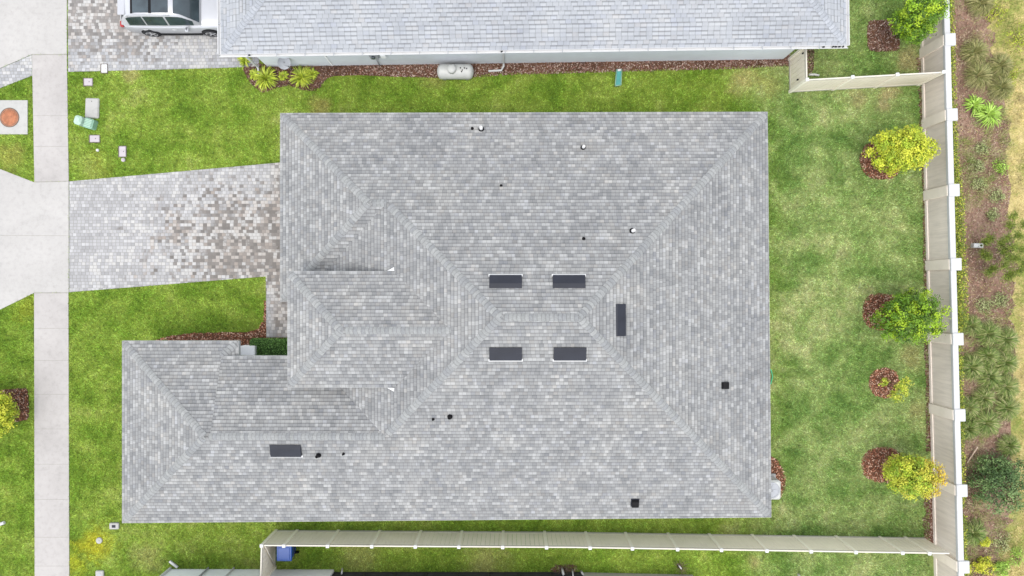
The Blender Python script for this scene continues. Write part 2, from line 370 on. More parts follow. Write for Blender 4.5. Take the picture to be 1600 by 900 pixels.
def leaf_quads(c, nrm, size, aspect=0.55):
    "leaf-shaped quads (rhombs) at c with normals nrm"
    n = len(c); t = unit(np.cross(nrm, rng.normal(size=(n, 3)))); b = np.cross(nrm, t)
    L = (size*rng.uniform(0.7, 1.3, n))[:, None]
    return np.stack([c-t*L, c+b*L*aspect, c+t*L, c-b*L*aspect], 1).reshape(-1, 3)

def shrub_leaves(centre, radii, nclump, nleaf, clump_r, size, cols, lobes=7, up=0.4, shell=0.45, grad=None):
    """leaf cloud: twig clumps spread through a lobed volume, each clump its own tone"""
    centre = np.array(centre); radii = np.array(radii)
    ld = unit(rng.normal(size=(lobes, 3))); lw = rng.uniform(0.62, 1.22, lobes)
    d = unit(rng.normal(size=(nclump, 3)))
    dots = d @ ld.T; k = (np.exp(dots*9)*lw).sum(1)/np.exp(dots*9).sum(1)*rng.uniform(.86, 1.14, nclump)
    rr = (rng.uniform(shell**3, 1, nclump))**(1/3)*k
    cc = centre+d*rr[:, None]*radii
    cols = np.array(cols); pick = cols[rng.integers(0, len(cols), nclump)]*rng.uniform(0.8, 1.2, (nclump, 1))
    if grad is not None: pick = grad(cc, pick)
    ci = np.repeat(np.arange(nclump), nleaf); n = len(ci)
    off = rng.normal(size=(n, 3))*clump_r*0.55
    pos = cc[ci]+off
    nrm = unit(unit(off)*0.6+np.repeat(d, nleaf, 0)*0.5+np.array([0, 0, up])+rng.normal(size=(n, 3))*0.45)
    return leaf_quads(pos, nrm, size), pick[ci]*rng.uniform(0.82, 1.2, (n, 1)), cc

def chips(name, poly, dens, size, cols, z, label, mound=0.05, kind='stuff', cat='mulch bed', base=None, group=None):
    "bark mulch: a low mound plus loose chips, one object of stuff"
    xs = [p[0] for p in poly]; ys = [p[1] for p in poly]
    area = (max(xs)-min(xs))*(max(ys)-min(ys)); n = int(area*dens)
    x = rng.uniform(min(xs), max(xs), n); y = rng.uniform(min(ys), max(ys), n); k = inside(x, y, poly); x, y = x[k], y[k]; n = len(x)
    cx, cy = np.mean(xs), np.mean(ys)
    zz = z+rng.uniform(0.0, mound, n)
    c = np.stack([x, y, zz], 1); nrm = unit(np.stack([rng.normal(size=n)*0.35, rng.normal(size=n)*0.35, np.ones(n)], 1))
    q = leaf_quads(c, nrm, size, 0.36)
    cols = np.array(cols); t = cols[rng.integers(0, len(cols), n)]*rng.uniform(0.75, 1.25, (n, 1))
    o = poly_np(name, q, 4, t, M['chip'])
    bm = MB().sheet(poly, z-0.001); me2 = bm.build('bed_base', base or M['mulch'])
    # join base into the same object
    b = bmesh.new(); b.from_mesh(o.data); k0 = len(b.faces); b.from_mesh(me2.data); b.faces.ensure_lookup_table()
    for f in b.faces[k0:]: f.material_index = 1
    b.to_mesh(o.data); b.free(); o.data.materials.append(base or M['mulch'])
    me = me2.data; bpy.data.objects.remove(me2); bpy.data.meshes.remove(me)
    tag(o, label, cat, group, kind); return o

RED = [(0.30, 0.122, 0.072), (0.21, 0.080, 0.046), (0.13, 0.048, 0.028), (0.40, 0.205, 0.135), (0.52, 0.345, 0.25)]
DARK = [(0.10, 0.06, 0.05), (0.06, 0.04, 0.034), (0.17, 0.10, 0.08), (0.30, 0.21, 0.17)]
GREY = [(0.30, 0.22, 0.18), (0.20, 0.12, 0.10), (0.44, 0.34, 0.28), (0.13, 0.08, 0.066), (0.28, 0.15, 0.12)]
def blob(px, py, rx, ry, n=22, jag=0.07, sq=2.0):
    out = []
    for i in range(n):
        t = 2*math.pi*i/n; c, s_ = math.cos(t), math.sin(t)
        k = (abs(c)**sq+abs(s_)**sq)**(-1/sq)*(1+random.uniform(-jag, jag))
        out.append((px+rx*c*k, py+ry*s_*k))
    return G(out)

# ------------------------------------------------------------------ ground, paving
S_ = lambda o, k='structure': tag(o, None, None, None, k)
gm = MB().sheet([(-220, -220), (220, -220), (220, 220), (-220, 220)], 0.0); S_(gm.build('ground', M['turf']))
APN = G([(-150, -90), (105, -90), (105, 85), (50, 85.5), (0, 107), (-150, 172)])
APS = G([(-150, 205), (0, 264), (54, 285), (108, 283.5), (108, 457), (54, 457.5), (0, 484), (-150, 560)])
WEDGE = G([(-150, 172.7), (0, 107.7), (50, 86.2), (51, 118), (0, 138), (-150, 203)])
WK1 = G([(50.7, 86.2), (105, 86), (108, 283), (54.5, 284.2)])
WK2 = G([(54, 458.3), (107.5, 457.8), (109, 960), (55, 960)])
DRV = G([(108.7, 283.5), (438, 254), (492, 250), (492, 527), (416.5, 527), (415.5, 432), (108.7, 456.5)])
DRN = G([(105.7, -90), (405, -90), (405, 104), (340, 106.5), (107, 112.5)])
MAN = G([(-12, 157), (44, 157), (44, 210), (-12, 210)])
S_(MB().prism(APN, -0.1, 0.030).build('driveway_apron', M['concrete'])); S_(MB().prism(APS, -0.1, 0.030).build('driveway_apron', M['concrete']))
S_(MB().prism(WEDGE, -0.1, 0.022).build('paver_strip', M['paver_n']))
S_(MB().prism(WK1, -0.1, 0.034).build('pavement', M['walk'])); S_(MB().prism(WK2, -0.1, 0.034).build('pavement', M['walk']))
S_(MB().prism(DRV, -0.1, 0.024).build('driveway', M['paver'])); S_(MB().prism(DRN, -0.1, 0.024).build('driveway', M['paver_n']))
j = MB()                                                    # tooled joints across the slabs
for (x0, x1, y, z) in ((52.5, 106, 181, .0345), (54, 107, 229, .0345), (54.5, 107.5, 513, .0345), (55, 108, 563, .0345), (55, 108, 616, .0345), (55, 108, 670, .0345), (55, 108, 725, .0345), (55, 108, 780, .0345), (55, 108, 839, .0345), (55, 108, 884, .0345), (-120, 107.5, 367, .0305)):
    a, b = P(x0, y), P(x1, y + (1.5 if x0 < 0 else 0)); j.add([(a.x, a.y-.009, z), (b.x, b.y-.009, z), (b.x, b.y+.009, z), (a.x, a.y+.009, z)], [(0, 1, 2, 3)])
for pts in (((50.5, 85.7), (105.5, 85.4)), ((54, 284.6), (108, 283.2)), ((54, 457.7), (108, 457.4))):
    a, b = P(*pts[0]), P(*pts[1]); j.add([(a.x, a.y-.02, .0352), (b.x, b.y-.02, .0352), (b.x, b.y+.02, .0352), (a.x, a.y+.02, .0352)], [(0, 1, 2, 3)])
S_(j.build('pavement_joints', M['joint']))
S_(MB().prism([(-33.5, -60), (-26.2, -60), (-26.2, 60), (-33.5, 60)], -0.2, 0.012).build('road', M['asphalt']))
S_(MB().prism([(-26.2, -60), (-25.75, -60), (-25.75, 60), (-26.2, 60)], -0.2, 0.10).build('kerb', M['concrete']))
def jag(pts, n=9, amp=5.0):
    out = []
    for (x0, y0), (x1, y1) in zip(pts[:-1], pts[1:]):
        for i in range(n): t = i/n; out.append((x0+(x1-x0)*t+random.gauss(0, amp), y0+(y1-y0)*t))
    return out+[pts[-1]]
EDGE = jag([(1552, -60), (1545, 20), (1558, 90), (1572, 190), (1578, 320), (1588, 420), (1580, 520), (1582, 700), (1590, 800), (1556, 860), (1540, 960)])
BED = G([(1480, -60)]+EDGE+[(1480, 960)])
DRY = G(EDGE+[(1900, 960), (1900, -60)])
S_(MB().sheet(DRY, 0.005).build('dry_ground', M['dry']))
chips('mulch_strip', BED, 130, 0.06, [(0.26, 0.165, 0.122), (0.17, 0.105, 0.078), (0.34, 0.25, 0.19), (0.25, 0.14, 0.105), (0.28, 0.22, 0.14)], 0.012, 'long brown mulch strip between the taupe boundary wall and the dry grass', 0.05, base=M['bed'])

# ------------------------------------------------------------------ roofs
def slope(mb, pts, up2, course=0.143, lip=0.013, lift=0.0):
    """shingle courses over one planar roof polygon; up2 = plan direction towards the ridge"""
    pts = [Vector(p) for p in pts]; c = sum(pts, Vector())/len(pts)
    n = Vector((0, 0, 0))
    for i in range(len(pts)): n += (pts[i]-c).cross(pts[(i+1) % len(pts)]-c)
    n.normalize()
    if n.z < 0: n = -n
    up = Vector((up2[0], up2[1], 0)).normalized(); u = up.cross(Vector((0, 0, 1))).normalized(); u = (u-n*u.dot(n)).normalized()
    v = n.cross(u).normalized()
    if v.z < 0: v = -v; u = -u
    o = pts[0]; q = [((p-o).dot(u), (p-o).dot(v), (p-o).dot(n)) for p in pts]
    v0 = min(a[1] for a in q); v1 = max(a[1] for a in q)
    if mb.uv is None: mb.uv = []
    def clip(poly, lim, keep_above):
        out = []
        for i in range(len(poly)):
            a, b = poly[i], poly[(i+1) % len(poly)]
            ia = (a[1] >= lim) == keep_above or abs(a[1]-lim) < 1e-9; ib = (b[1] >= lim) == keep_above or abs(b[1]-lim) < 1e-9
            if ia: out.append(a)
            if ia != ib:
                t = (lim-a[1])/(b[1]-a[1]); out.append(tuple(a[k]+(b[k]-a[k])*t for k in range(3)))
        return out
    k = 0
    slope.n = n
    while v0+k*course < v1-1e-4:
        a, b = v0+k*course, v0+(k+1)*course
        p = clip(clip(q, a, True), b, False); k += 1
        if len(p) < 3: continue
        def W(t, off): return o+u*t[0]+v*t[1]+n*(t[2]+off+lift)
        top = [W(t, lip*(1-(t[1]-a)/course)) for t in p]
        nv = len(top); ar = sum(p[i][0]*p[(i+1) % nv][1]-p[(i+1) % nv][0]*p[i][1] for i in range(nv))
        idx = list(range(nv)) if ar > 0 else list(range(nv-1, -1, -1))
        mb.add(top, [tuple(idx)]); mb.uv += [(p[i][0]+50, p[i][1]-v0) for i in idx]
        low = sorted([t for t in p if abs(t[1]-a) < 1e-6])
        if len(low) >= 2:
            l, r = low[0], low[-1]
            mb.add([W(l, -0.005), W(r, -0.005), W(r, lip), W(l, lip)], [(0, 1, 2, 3)]); mb.uv += [(l[0]+50, l[1]-v0), (r[0]+50, r[1]-v0), (r[0]+50, r[1]-v0), (l[0]+50, l[1]-v0)]
    return mb

def ridge_caps(parent, a, b, na, nb, cols, width=0.155, step=0.15, lift=0.022, start=0.16):
    """overlapping cap shingles from low end a to high end b; na/nb = normals of the two slopes"""
    a, b = Vector(a), Vector(b); d = (b-a); L = d.length; d.normalize(); na, nb = Vector(na).normalized(), Vector(nb).normalized()
    def side(nn, other):
        s = d.cross(nn).normalized()
        return s if s.dot(nn-other) > 0 else -s
    sa, sb = side(na, nb), side(nb, na); up = (na+nb).normalized()
    mb = MB(); tint = []; t = start
    while t < L-0.02:
        e = min(t+step*1.3, L); jit = random.uniform(-.006, .006); wd = width*random.uniform(.94, 1.06)
        p0, p1 = a+d*t+up*(lift+0.014), a+d*e+up*lift
        r = 0.045
        vs = []
        for p in (p0, p1):
            vs += [p+sa*wd-na*0.012+d*(0.018 if p is p0 else 0), p+sa*r+up*0.002, p+sb*r+up*0.002, p+sb*wd-nb*0.012+d*(0.018 if p is p0 else 0)]
        dn = -up*0.03
        vs += [vs[0]+dn, vs[1]+dn, vs[2]+dn, vs[3]+dn]
        vs += [v+d*0.032 for v in vs[:4]]
        mb.add(vs, [(0, 1, 13, 12), (1, 2, 14, 13), (2, 3, 15, 14), (12, 13, 5, 4), (13, 14, 6, 5), (14, 15, 7, 6), (8, 9, 1, 0), (9, 10, 2, 1), (10, 11, 3, 2)])
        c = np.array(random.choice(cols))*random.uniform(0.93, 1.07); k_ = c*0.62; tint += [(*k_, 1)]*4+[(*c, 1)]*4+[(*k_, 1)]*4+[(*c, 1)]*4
        t += step*random.uniform(.95, 1.05)
    return mb.build('ridge_cap', M['capshingle'], parent, tint)

E, SL = 2.7, 0.36
def up_n(x, y): v = Vector((-x*SL, -y*SL, 1)); return v.normalized()   # normal of a slope rising towards (x,y)
CAPC = [(0.222, 0.227, 0.226), (0.208, 0.213, 0.214), (0.238, 0.242, 0.239), (0.198, 0.203, 0.207), (0.225, 0.230, 0.227)]
house = thing('house', 'large single storey house with a hipped grey shingle roof, filling the middle of the view', 'house', (0, 0, 0))
TL, TR_, BR_, BL_ = P(438, 177, E), P(1199, 175, E), P(1205, 808, E), P(191, 817, E)
WTL = P(191, 533, E)
hR = E+SL*8.28
RR, RL = P(905, 496, hR), P(781, 496, hR)
GA, GB = P(575, 317, E+SL*3.86), P(604, 317, E+SL*3.86)
WA, WB = P(318, 683, E+SL*3.80), P(601, 683, E+SL*3.78)
xW = -8.76; V1 = Vector((xW, -2.1, E)); V2 = Vector((xW, -0.55, E)); GS = Vector((TL.x, -0.55, E))
xs = -11.8; xe = -11.2; yE = WTL.y; yR = yE-(xe-xs)
eR = E+SL*(xe-xs)
ridge_y = WA.y; hx = E+SL*(yE-ridge_y); WA.z = WB.z = hx
NM = {}
rf = MB()
slope(rf, [TL, TR_, RR, RL, GB, GA], (0, -1)); NM['N'] = slope.n.copy()
slope(rf, [TR_, BR_, RR], (-1, 0)); NM['E'] = slope.n.copy()
slope(rf, [BL_, BR_, RR, RL, WB, WA], (0, 1)); NM['S'] = slope.n.copy()
slope(rf, [TL, GA, GS], (1, 0)); NM['GW'] = slope.n.copy()
slope(rf, [GS, GA, GB, V2], (0, 1)); NM['GSo'] = slope.n.copy()
slope(rf, [RL, GB, V2, V1, WB], (1, 0)); NM['W'] = slope.n.copy()
slope(rf, [WTL, BL_, WA], (1, 0)); NM['WW'] = slope.n.copy()
slope(rf, [WTL, (xs, yE, E), (xs, ridge_y, hx), (WA.x, ridge_y, hx)], (0, -1)); NM['WN'] = slope.n.copy()
slope(rf, [(xs, yR, eR), (-8.1, yR, eR), (WB.x, ridge_y, hx), (xs, ridge_y, hx)], (0, -1))
slope(rf, [(xs, yE, E), (xe, yE, E), (xs, yR, eR)], (0, -1))
slope(rf, [(xe, yE, E), (xe, yR, E), (xs, yR, eR)], (-1, 0))
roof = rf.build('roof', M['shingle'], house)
nN, nS, nE, nW = up_n(0, -1), up_n(0, 1), up_n(-1, 0), up_n(1, 0)
for p_, q_, k1, k2 in ((TL, GA, 'N', 'GW'), (GS, GA, 'GW', 'GSo'), (GA, GB, 'N', 'GSo'), (GB, RL, 'N', 'W'), (TR_, RR, 'N', 'E'), (BR_, RR, 'S', 'E'), (RL, RR, 'N', 'S'),
                       (WB, RL, 'W', 'S'), (WA, WB, 'WN', 'S'), (WTL, WA, 'WN', 'WW'), (BL_, WA, 'S', 'WW')):
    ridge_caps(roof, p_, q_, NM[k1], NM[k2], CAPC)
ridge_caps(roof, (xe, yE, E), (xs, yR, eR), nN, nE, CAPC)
# entrance tower roof, standing higher than the roofs round it
E2 = 4.2
A1, A2 = P(449.5, 424, E2), P(449.5, 605, E2); hy = (A1.y+A2.y)/2; hw = (A1.y-A2.y)/2; hT = E2+SL*hw
T1 = Vector((A1.x+hw, hy, hT)); T2 = Vector((xW+(hT-E)/SL+0.05, hy, hT)); xj = xW+(E2-E)/SL
tf = MB()
slope(tf, [A1, (xj+.05, A1.y, E2), T2, T1], (0, -1)); slope(tf, [A2, (xj+.05, A2.y, E2), T2, T1], (0, 1)); slope(tf, [A1, A2, T1], (1, 0))
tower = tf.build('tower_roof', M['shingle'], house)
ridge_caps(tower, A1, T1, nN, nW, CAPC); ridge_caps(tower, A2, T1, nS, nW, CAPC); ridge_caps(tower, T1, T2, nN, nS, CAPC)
fm = MB()
o3 = 0.012
outl = [(TL.x-o3, TL.y+o3), (TR_.x+o3, TR_.y+o3), (BR_.x+o3, BR_.y-o3), (BL_.x-o3, BL_.y-o3), (WTL.x-o3, yE+o3), (xe+o3, yE+o3), (xe+o3, yR), (xW, yR), (xW, V2.y), (GS.x-o3, GS.y-o3)]
fm.prism(outl, E-0.20, E-0.002)
fm.prism([(xs+.02, yR+o3), (xW+.5, yR+o3), (xW+.5, yR-.02), (xs+.02, yR-.02)], eR-0.20, eR-0.003)
fm.prism([(A1.x-o3, A1.y+o3), (xj, A1.y+o3), (xj, A2.y-o3), (A2.x-o3, A2.y-o3)], E2-0.20, E2-0.002)
fm.build('fascia', M['drip'], house)
for sy, yy in ((1, A1.y), (-1, A2.y)):                       # white kick-out flashing where the tower eave meets the roof
    fl = MB(); x0 = xj-.12; z0 = E2+0.03
    fl.add([(x0-.12, yy+sy*0.02, z0), (x0+.16, yy+sy*0.02, z0+.03), (x0+.14, yy+sy*.17, z0-.02)], [(0, 1, 2) if sy < 0 else (0, 2, 1)])
    fl.add([(x0-.12, yy+sy*0.02, z0-.02), (x0+.16, yy+sy*0.02, z0-.02), (x0+.14, yy+sy*.17, z0-.05)], [(0, 1, 2) if sy > 0 else (0, 2, 1)])
    fl.build('flashing', M['white'], house)
foot = [(-9.05, 6.75), (10.0, 6.75), (10.1, -8.95), (-15.5, -9.15), (-15.5, -2.62), (-11.98, -2.62), (-11.98, -3.2), (-8.3, -3.2), (-8.3, -0.1), (-9.05, -0.1)]
wl = MB().prism(foot, 0, E-0.201); wl.prism([(-8.3, .22), (-4.0, .22), (-4.0, -3.42), (-8.3, -3.42)], E-0.19, E2-0.201)
wall = wl.build('wall', M['stucco'], house)
gd = MB()
for i in range(4): gd.box((-9.09, 3.5, 0.32+i*0.56), (0.05, 4.9, 0.54), bev=.02)
gdo = gd.build('garage_door', M['white'], house)
fd = MB().box((-8.33, -1.6, 1.1), (0.05, 1.0, 2.15), bev=.02).build('front_door', M['door'], house)
MB().tube([(-8.38, -1.25, 1.0), (-8.38, -1.25, 1.15)], 0.015).build('handle', M['lead'], fd)
for yy in (-7.2, -4.6):
    wf = MB()
    for dy, dz, sy, sz in ((-.62, 0, .08, 1.5), (.62, 0, .08, 1.5), (0, .71, 1.16, .08), (0, -.71, 1.16, .08)): wf.box((-15.53, yy+dy, 1.45+dz), (0.08, sy, sz))
    wo = wf.build('window', M['white'], house); MB().box((-15.515, yy, 1.45), (0.04, 1.2, 1.4)).build('pane', M['pane'], wo)
for xx in (-6, -1, 4): 
    wo = MB().box((xx, 6.77, 1.5), (1.1, 0.08, 1.3)).build('window', M['white'], house); MB().box((xx, 6.80, 1.5), (0.96, 0.05, 1.16)).build('pane', M['pane'], wo)
for y in (-5.5, -2.5, .5, 3.5): MB().box((10.1, y, 1.2), (0.06, 1.6, 2.1)).build('sliding_door', M['pane'], house)
# roof height under a plan point (for fittings)
def roofz(x, y):
    main = min(7.18-y, y+9.45, 10.53-x, x+15.96 if y < -5.8 else 99)
    if y > -1.1: z = E+SL*min(7.18-y, 10.53-x)
    else: z = E+SL*min(y+9.45, 10.53-x)
    return z
def on_roof(px, py):
    z = 4.0
    for _ in range(12):
        p = P(px, py, z); z = roofz(p.x, p.y)
    return P(px, py, z)

def off_ridge_vent(px, py, up, label, L=1.22, D=0.48):
    p = on_roof(px, py); t = thing('roof_vent', label, 'roof vent', p, 'low charcoal vents on the big roof')
    up = Vector((*up, SL)).normalized(); u = Vector((up.y, -up.x, 0)).normalized(); n = u.cross(up).normalized()
    if n.z < 0: n = -n
    def W(a, b, c): return p+u*a+up*b+n*c
    a, b = L/2, D/2
    m = MB(); vs = [W(-a, b, .02), W(a, b, .02), W(a, -b, .02), W(-a, -b, .02), W(-a, b, .035), W(a, b, .035), W(a-.01, b-.16, .10), W(-a+.01, b-.16, .10), W(a-.01, -b, .135), W(-a+.01, -b, .135)]
    m.add(vs, [(4, 5, 6, 7), (7, 6, 8, 9), (0, 4, 7, 9, 3), (1, 2, 8, 6, 5), (0, 1, 5, 4)])
    m.add([W(-a+.01, -b, .135), W(a-.01, -b, .135), W(a-.01, -b, .07), W(-a+.01, -b, .07)], [(0, 1, 2, 3)])
    hood = m.build('hood', M['charcoal'], t)
    m = MB(); vs = [W(-a-.03, -b-.075, .017), W(a+.03, -b-.075, .017), W(a+.03, -b+.03, .017), W(-a-.03, -b+.03, .017)]
    vs += [v+n*.03 for v in vs]; m.add(vs, [(4, 5, 6, 7), (0, 4, 7, 3), (1, 2, 6, 5), (0, 1, 5, 4)])
    m.build('flange', M['white'], t)
off_ridge_vent(790, 441, (0, -1), 'charcoal roof vent just above the main ridge, over its left end')
off_ridge_vent(889, 441, (0, -1), 'charcoal roof vent just above the main ridge, over its right end')
off_ridge_vent(966.5, 500, (-1, 0), 'upright charcoal roof vent right of the main ridge, the only one turned sideways')
off_ridge_vent(790, 552, (0, 1), 'charcoal roof vent just below the main ridge, under its left end')
off_ridge_vent(890.5, 552, (0, 1), 'dusty charcoal roof vent just below the main ridge, under its right end')
off_ridge_vent(447, 703, (0, 1), 'charcoal roof vent on the front wing at lower left, away from the other vents')

def pipe(px, py, r, h, label, cap=None, name='vent_pipe'):
    r = r*.8; p = on_roof(px, py); t = thing(name, label, 'vent pipe', p, 'pipes through the big roof')
    MB().lathe(p, [(r*1.75, .0), (r*1.7, .03), (r*1.2, .09), (r*1.1, .1)], 16).build('boot', M['black'], t)
    MB().lathe(p, [(r, .05), (r, h), (r*.75, h), (r*.75, h-.06)], 16).build('pipe', M['black'] if cap is None else cap, t)
pipe(752, 202, .085, .35, 'fat white topped vent pipe near the top left of the big roof', M['white'])
pipe(738, 201, .045, .18, 'thin black pipe just left of the white topped pipe near the upper eave')
pipe(911, 231, .075, .32, 'white topped vent pipe alone near the upper eave, right of centre', M['white'])
pipe(783, 290, .04, .18, 'thin black pipe alone on the upper slope, left of centre')
pipe(912, 373, .05, .2, 'small black pipe on the upper slope above the right pair of vents')
pipe(988, 361, .085, .34, 'white topped vent pipe close to the upper right hip', M['white'])
pipe(703, 651, .075, .30, 'dark capped vent pipe on the lower slope near the left hip', M['black'])
pipe(677, 655, .04, .18, 'thin black pipe left of the dark capped pipe on the lower slope')
pipe(498, 711, .075, .30, 'dark vent pipe on the front wing, nearest its charcoal vent', M['black'])
pipe(537, 709, .04, .18, 'thin black pipe on the front wing, farther from its charcoal vent')
def goose(px, py, up, label):
    p = on_roof(px, py); t = thing('exhaust_hood', label, 'exhaust vent', p, 'black exhaust hoods on the big roof')
    up = Vector((*up, SL)).normalized(); u = Vector((up.y, -up.x, 0)).normalized(); n = u.cross(up).normalized()
    if n.z < 0: n = -n
    def W(a, b, c): return p+u*a+up*b+n*c
    m = MB(); a = .13; pr = [(.15, .02), (.15, .05), (.10, .13), (0, .17), (-.10, .17), (-.15, .14), (-.15, .05), (-.15, .02)]
    vs = [W(s*a, b, c) for s in (-1, 1) for b, c in pr]; k = len(pr)
    m.add(vs, [tuple(range(k)), tuple(range(2*k-1, k-1, -1))]+[(i, i+k, i+k+1, i+1) for i in range(k-1)])
    m.build('hood', M['black'], t)
    m = MB(); a, b = .17, .19; vs = [W(-a, -b, .018), W(a, -b, .018), W(a, b, .018), W(-a, b, .018)]; m.add(vs+[v+n*.008 for v in vs], [(4, 5, 6, 7), (0, 1, 5, 4), (1, 2, 6, 5), (2, 3, 7, 6), (3, 0, 4, 7)]); m.build('flange', M['charcoal'], t)
goose(1131, 602, (-1, 0), 'black exhaust hood on the right hand slope near the back eave')
goose(992, 785, (0, 1), 'black exhaust hood near the lower eave at the right')

# things round the house
ac = P(1201.5, 757); t = thing('air_conditioner', 'pale air conditioning unit half hidden under the back eave, on red mulch', 'air conditioner', ac)
MB().box((ac.x-.25, ac.y, .05), (1.05, 1.0, .1), bev=.02).build('pad', M['pad'], t)
cas = MB().box((ac.x-.22, ac.y, .50), (.84, .84, .8), bev=.07).build('casing', M['tankpaint'], t)
MB().lathe((ac.x-.22, ac.y, .9), [(.36, 0), (.36, .012), (.30, .014), (.30, .003)], 28).build('grille', M['lead'], cas)
fb = MB()
for i in range(5): a = i*2*math.pi/5; fb.box((ac.x-.22+.14*math.cos(a), ac.y+.14*math.sin(a), .918), (.22, .09, .006), a)
fb.build('fan', M['lead'], t)
chips('mulch_bed', G([(1160, 705), (1204, 712), (1213, 717), (1222, 730), (1227, 748), (1226, 766), (1219, 776), (1206, 778), (1160, 778)]), 330, .05, RED, .012, 'red mulch bed at the back eave round the air conditioner', .05)
hs = MB(); c = P(1201, 588)
hs.tube([(c.x-.3, c.y-.45, .35), (c.x+.06, c.y-.3, .12), (c.x+.16, c.y, .05), (c.x+.1, c.y+.28, .05), (c.x-.2, c.y+.45, .08), (c.x-.4, c.y+.3, .1)], .025)
tag(hs.build('garden_hose', M['hose']), 'loop of green garden hose poking out from under the back eave', 'hose')
# front step, boxwood, mulch by the walk
t = Vector((-11.6, -2.8, 0)); k = thing('stucco_pier', 'low white stucco pier between the front wing roof and the boxwood', 'pier', t)
MB().box((-11.60, -2.80, .40), (.70, .50, .8), bev=.01).build('pier', M['stucco_white'], k); MB().box((-11.60, -2.80, .835), (.76, .56, .07), bev=.01).build('cap', M['stucco_white'], k)
chips('mulch_bed', G([(235, 534), (262, 525), (300, 520), (350, 519), (385, 519), (404, 514), (412, 500), (413, 470), (416, 470), (416, 527), (450, 528), (450, 562), (235, 562)]), 380, .05, RED, .012, 'red mulch bed along the front wing roof beside the paver walk', .06)
bx = P(427, 545); t = thing('boxwood_hedge', 'dark green clipped boxwood hedge at the end of the paver walk', 'hedge', bx)
q, tt, _ = [], [], None
n = 6500; pos = np.stack([rng.uniform(bx.x-.82, bx.x+.95, n), rng.uniform(bx.y-.30, bx.y+.44, n), .55+rng.normal(size=n)*.05], 1)
top = rng.random(n) < .6; side = ~top; pos[side, 2] = rng.uniform(.05, .55, side.sum()); e = rng.random(n) < .5; pos[side & e, 1] = bx.y+.44+rng.normal(size=(side & e).sum())*.03; pos[side & ~e, 0] = bx.x-.82+rng.normal(size=(side & ~e).sum())*.03
cols = np.array([(0.05, 0.12, 0.02), (0.09, 0.20, 0.035), (0.16, 0.31, 0.075), (0.03, 0.075, 0.015)]); tt = cols[rng.integers(0, 4, n)]*rng.uniform(.7, 1.3, (n, 1))
poly_np('foliage', leaf_quads(pos, unit(rng.normal(size=(n, 3))*.6+np.array([0, .2, .7])), .028), 4, tt, M['leaf'], t)
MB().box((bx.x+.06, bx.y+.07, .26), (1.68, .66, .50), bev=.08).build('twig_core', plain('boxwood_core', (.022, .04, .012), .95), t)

# ------------------------------------------------------------------ neighbour to the north
nb = thing('neighbour_house', 'neighbouring house with pale blue grey shingle roof and white gutter along the top edge', 'house', (1, 10, 0))
a, b = P(343, 87, E), P(1325, 73, E); ux = (b-a); ux.z = 0; Wd = ux.length; ux.normalize(); uy = Vector((-ux.y, ux.x, 0))
def NB(x, y, z): return a+ux*x+uy*y+Vector((0, 0, z-E))
Dp = 15.0; rz_ = E+SL*Dp/2
nr = MB(); i_ = .06
c0, c1, c2, c3 = NB(i_, i_, E), NB(Wd-i_, i_, E), NB(Wd-i_, Dp-i_, E), NB(i_, Dp-i_, E); r0, r1 = NB(Dp/2, Dp/2, rz_), NB(Wd-Dp/2, Dp/2, rz_)
slope(nr, [c0, c1, r1, r0], uy, .165); slope(nr, [c1, c2, r1], -ux, .165); slope(nr, [c2, c3, r0, r1], -uy, .165); slope(nr, [c3, c0, r0], ux, .165)
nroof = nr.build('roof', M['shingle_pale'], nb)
PC = [(0.275, 0.288, 0.310), (0.265, 0.278, 0.300), (0.288, 0.300, 0.322)]
for p_, q_, n1_, n2_ in ((c0, r0, up_n(*uy[:2]), up_n(*ux[:2])), (c1, r1, up_n(*uy[:2]), up_n(*(-ux)[:2])), (r0, r1, up_n(*uy[:2]), up_n(*(-uy)[:2])), (c2, r1, up_n(*(-uy)[:2]), up_n(*(-ux)[:2])), (c3, r0, up_n(*(-uy)[:2]), up_n(*ux[:2]))): ridge_caps(nroof, p_, q_, n1_, n2_, PC)
wa, wb = .42, .42
def nbp(x, y): v = NB(x, y, 0); return (v.x, v.y)
xl = 1.02
nwall = MB().prism([nbp(xl, .40), nbp(Wd-1.6, .40), nbp(Wd-1.6, Dp-.4), nbp(xl, Dp-.4)], 0, E-.151).build('wall', M['stucco'], nb)
MB().prism([nbp(.07, .07), nbp(Wd-.07, .07), nbp(Wd-.07, Dp-.07), nbp(.07, Dp-.07)], E-.15, E-.02).build('soffit', M['white'], nb)
def gutter(p0, p1, out):
    g_ = MB(); d = (p1-p0).normalized(); pr = [(0, 0), (0, -.11), (.07, -.11), (.125, -.03), (.125, .01), (.105, .01), (.1, -.02), (.06, -.095), (.01, -.095), (.01, 0)]
    vs = [p+out*x+Vector((0, 0, z)) for p in (p0, p1) for x, z in pr]; k = len(pr)
    g_.add(vs, [(i, (i+1) % k, k+(i+1) % k, k+i) for i in range(k)]+[tuple(range(k-1, -1, -1)), tuple(range(k, 2*k))])
    o = g_.build('gutter', M['white'], nb)
    n = int((p1-p0).length/1.15)
    for i in range(1, n):
        p = p0+d*(i*(p1-p0).length/n)
        MB().box(p+out*.06+Vector((0, 0, .012)), (.035 if abs(d.x) > .5 else .13, .13 if abs(d.x) > .5 else .035, .012), 0).build('hanger', M['lead'], o)
z_ = Vector((0, 0, .015))
gutter(NB(0, 0.06, E)+z_, NB(Wd, .06, E)+z_, -uy); gutter(NB(.06, .06, E)+z_, NB(.06, Dp, E)+z_, -ux); gutter(NB(Wd-.06, .06, E)+z_, NB(Wd-.06, Dp, E)+z_, ux)
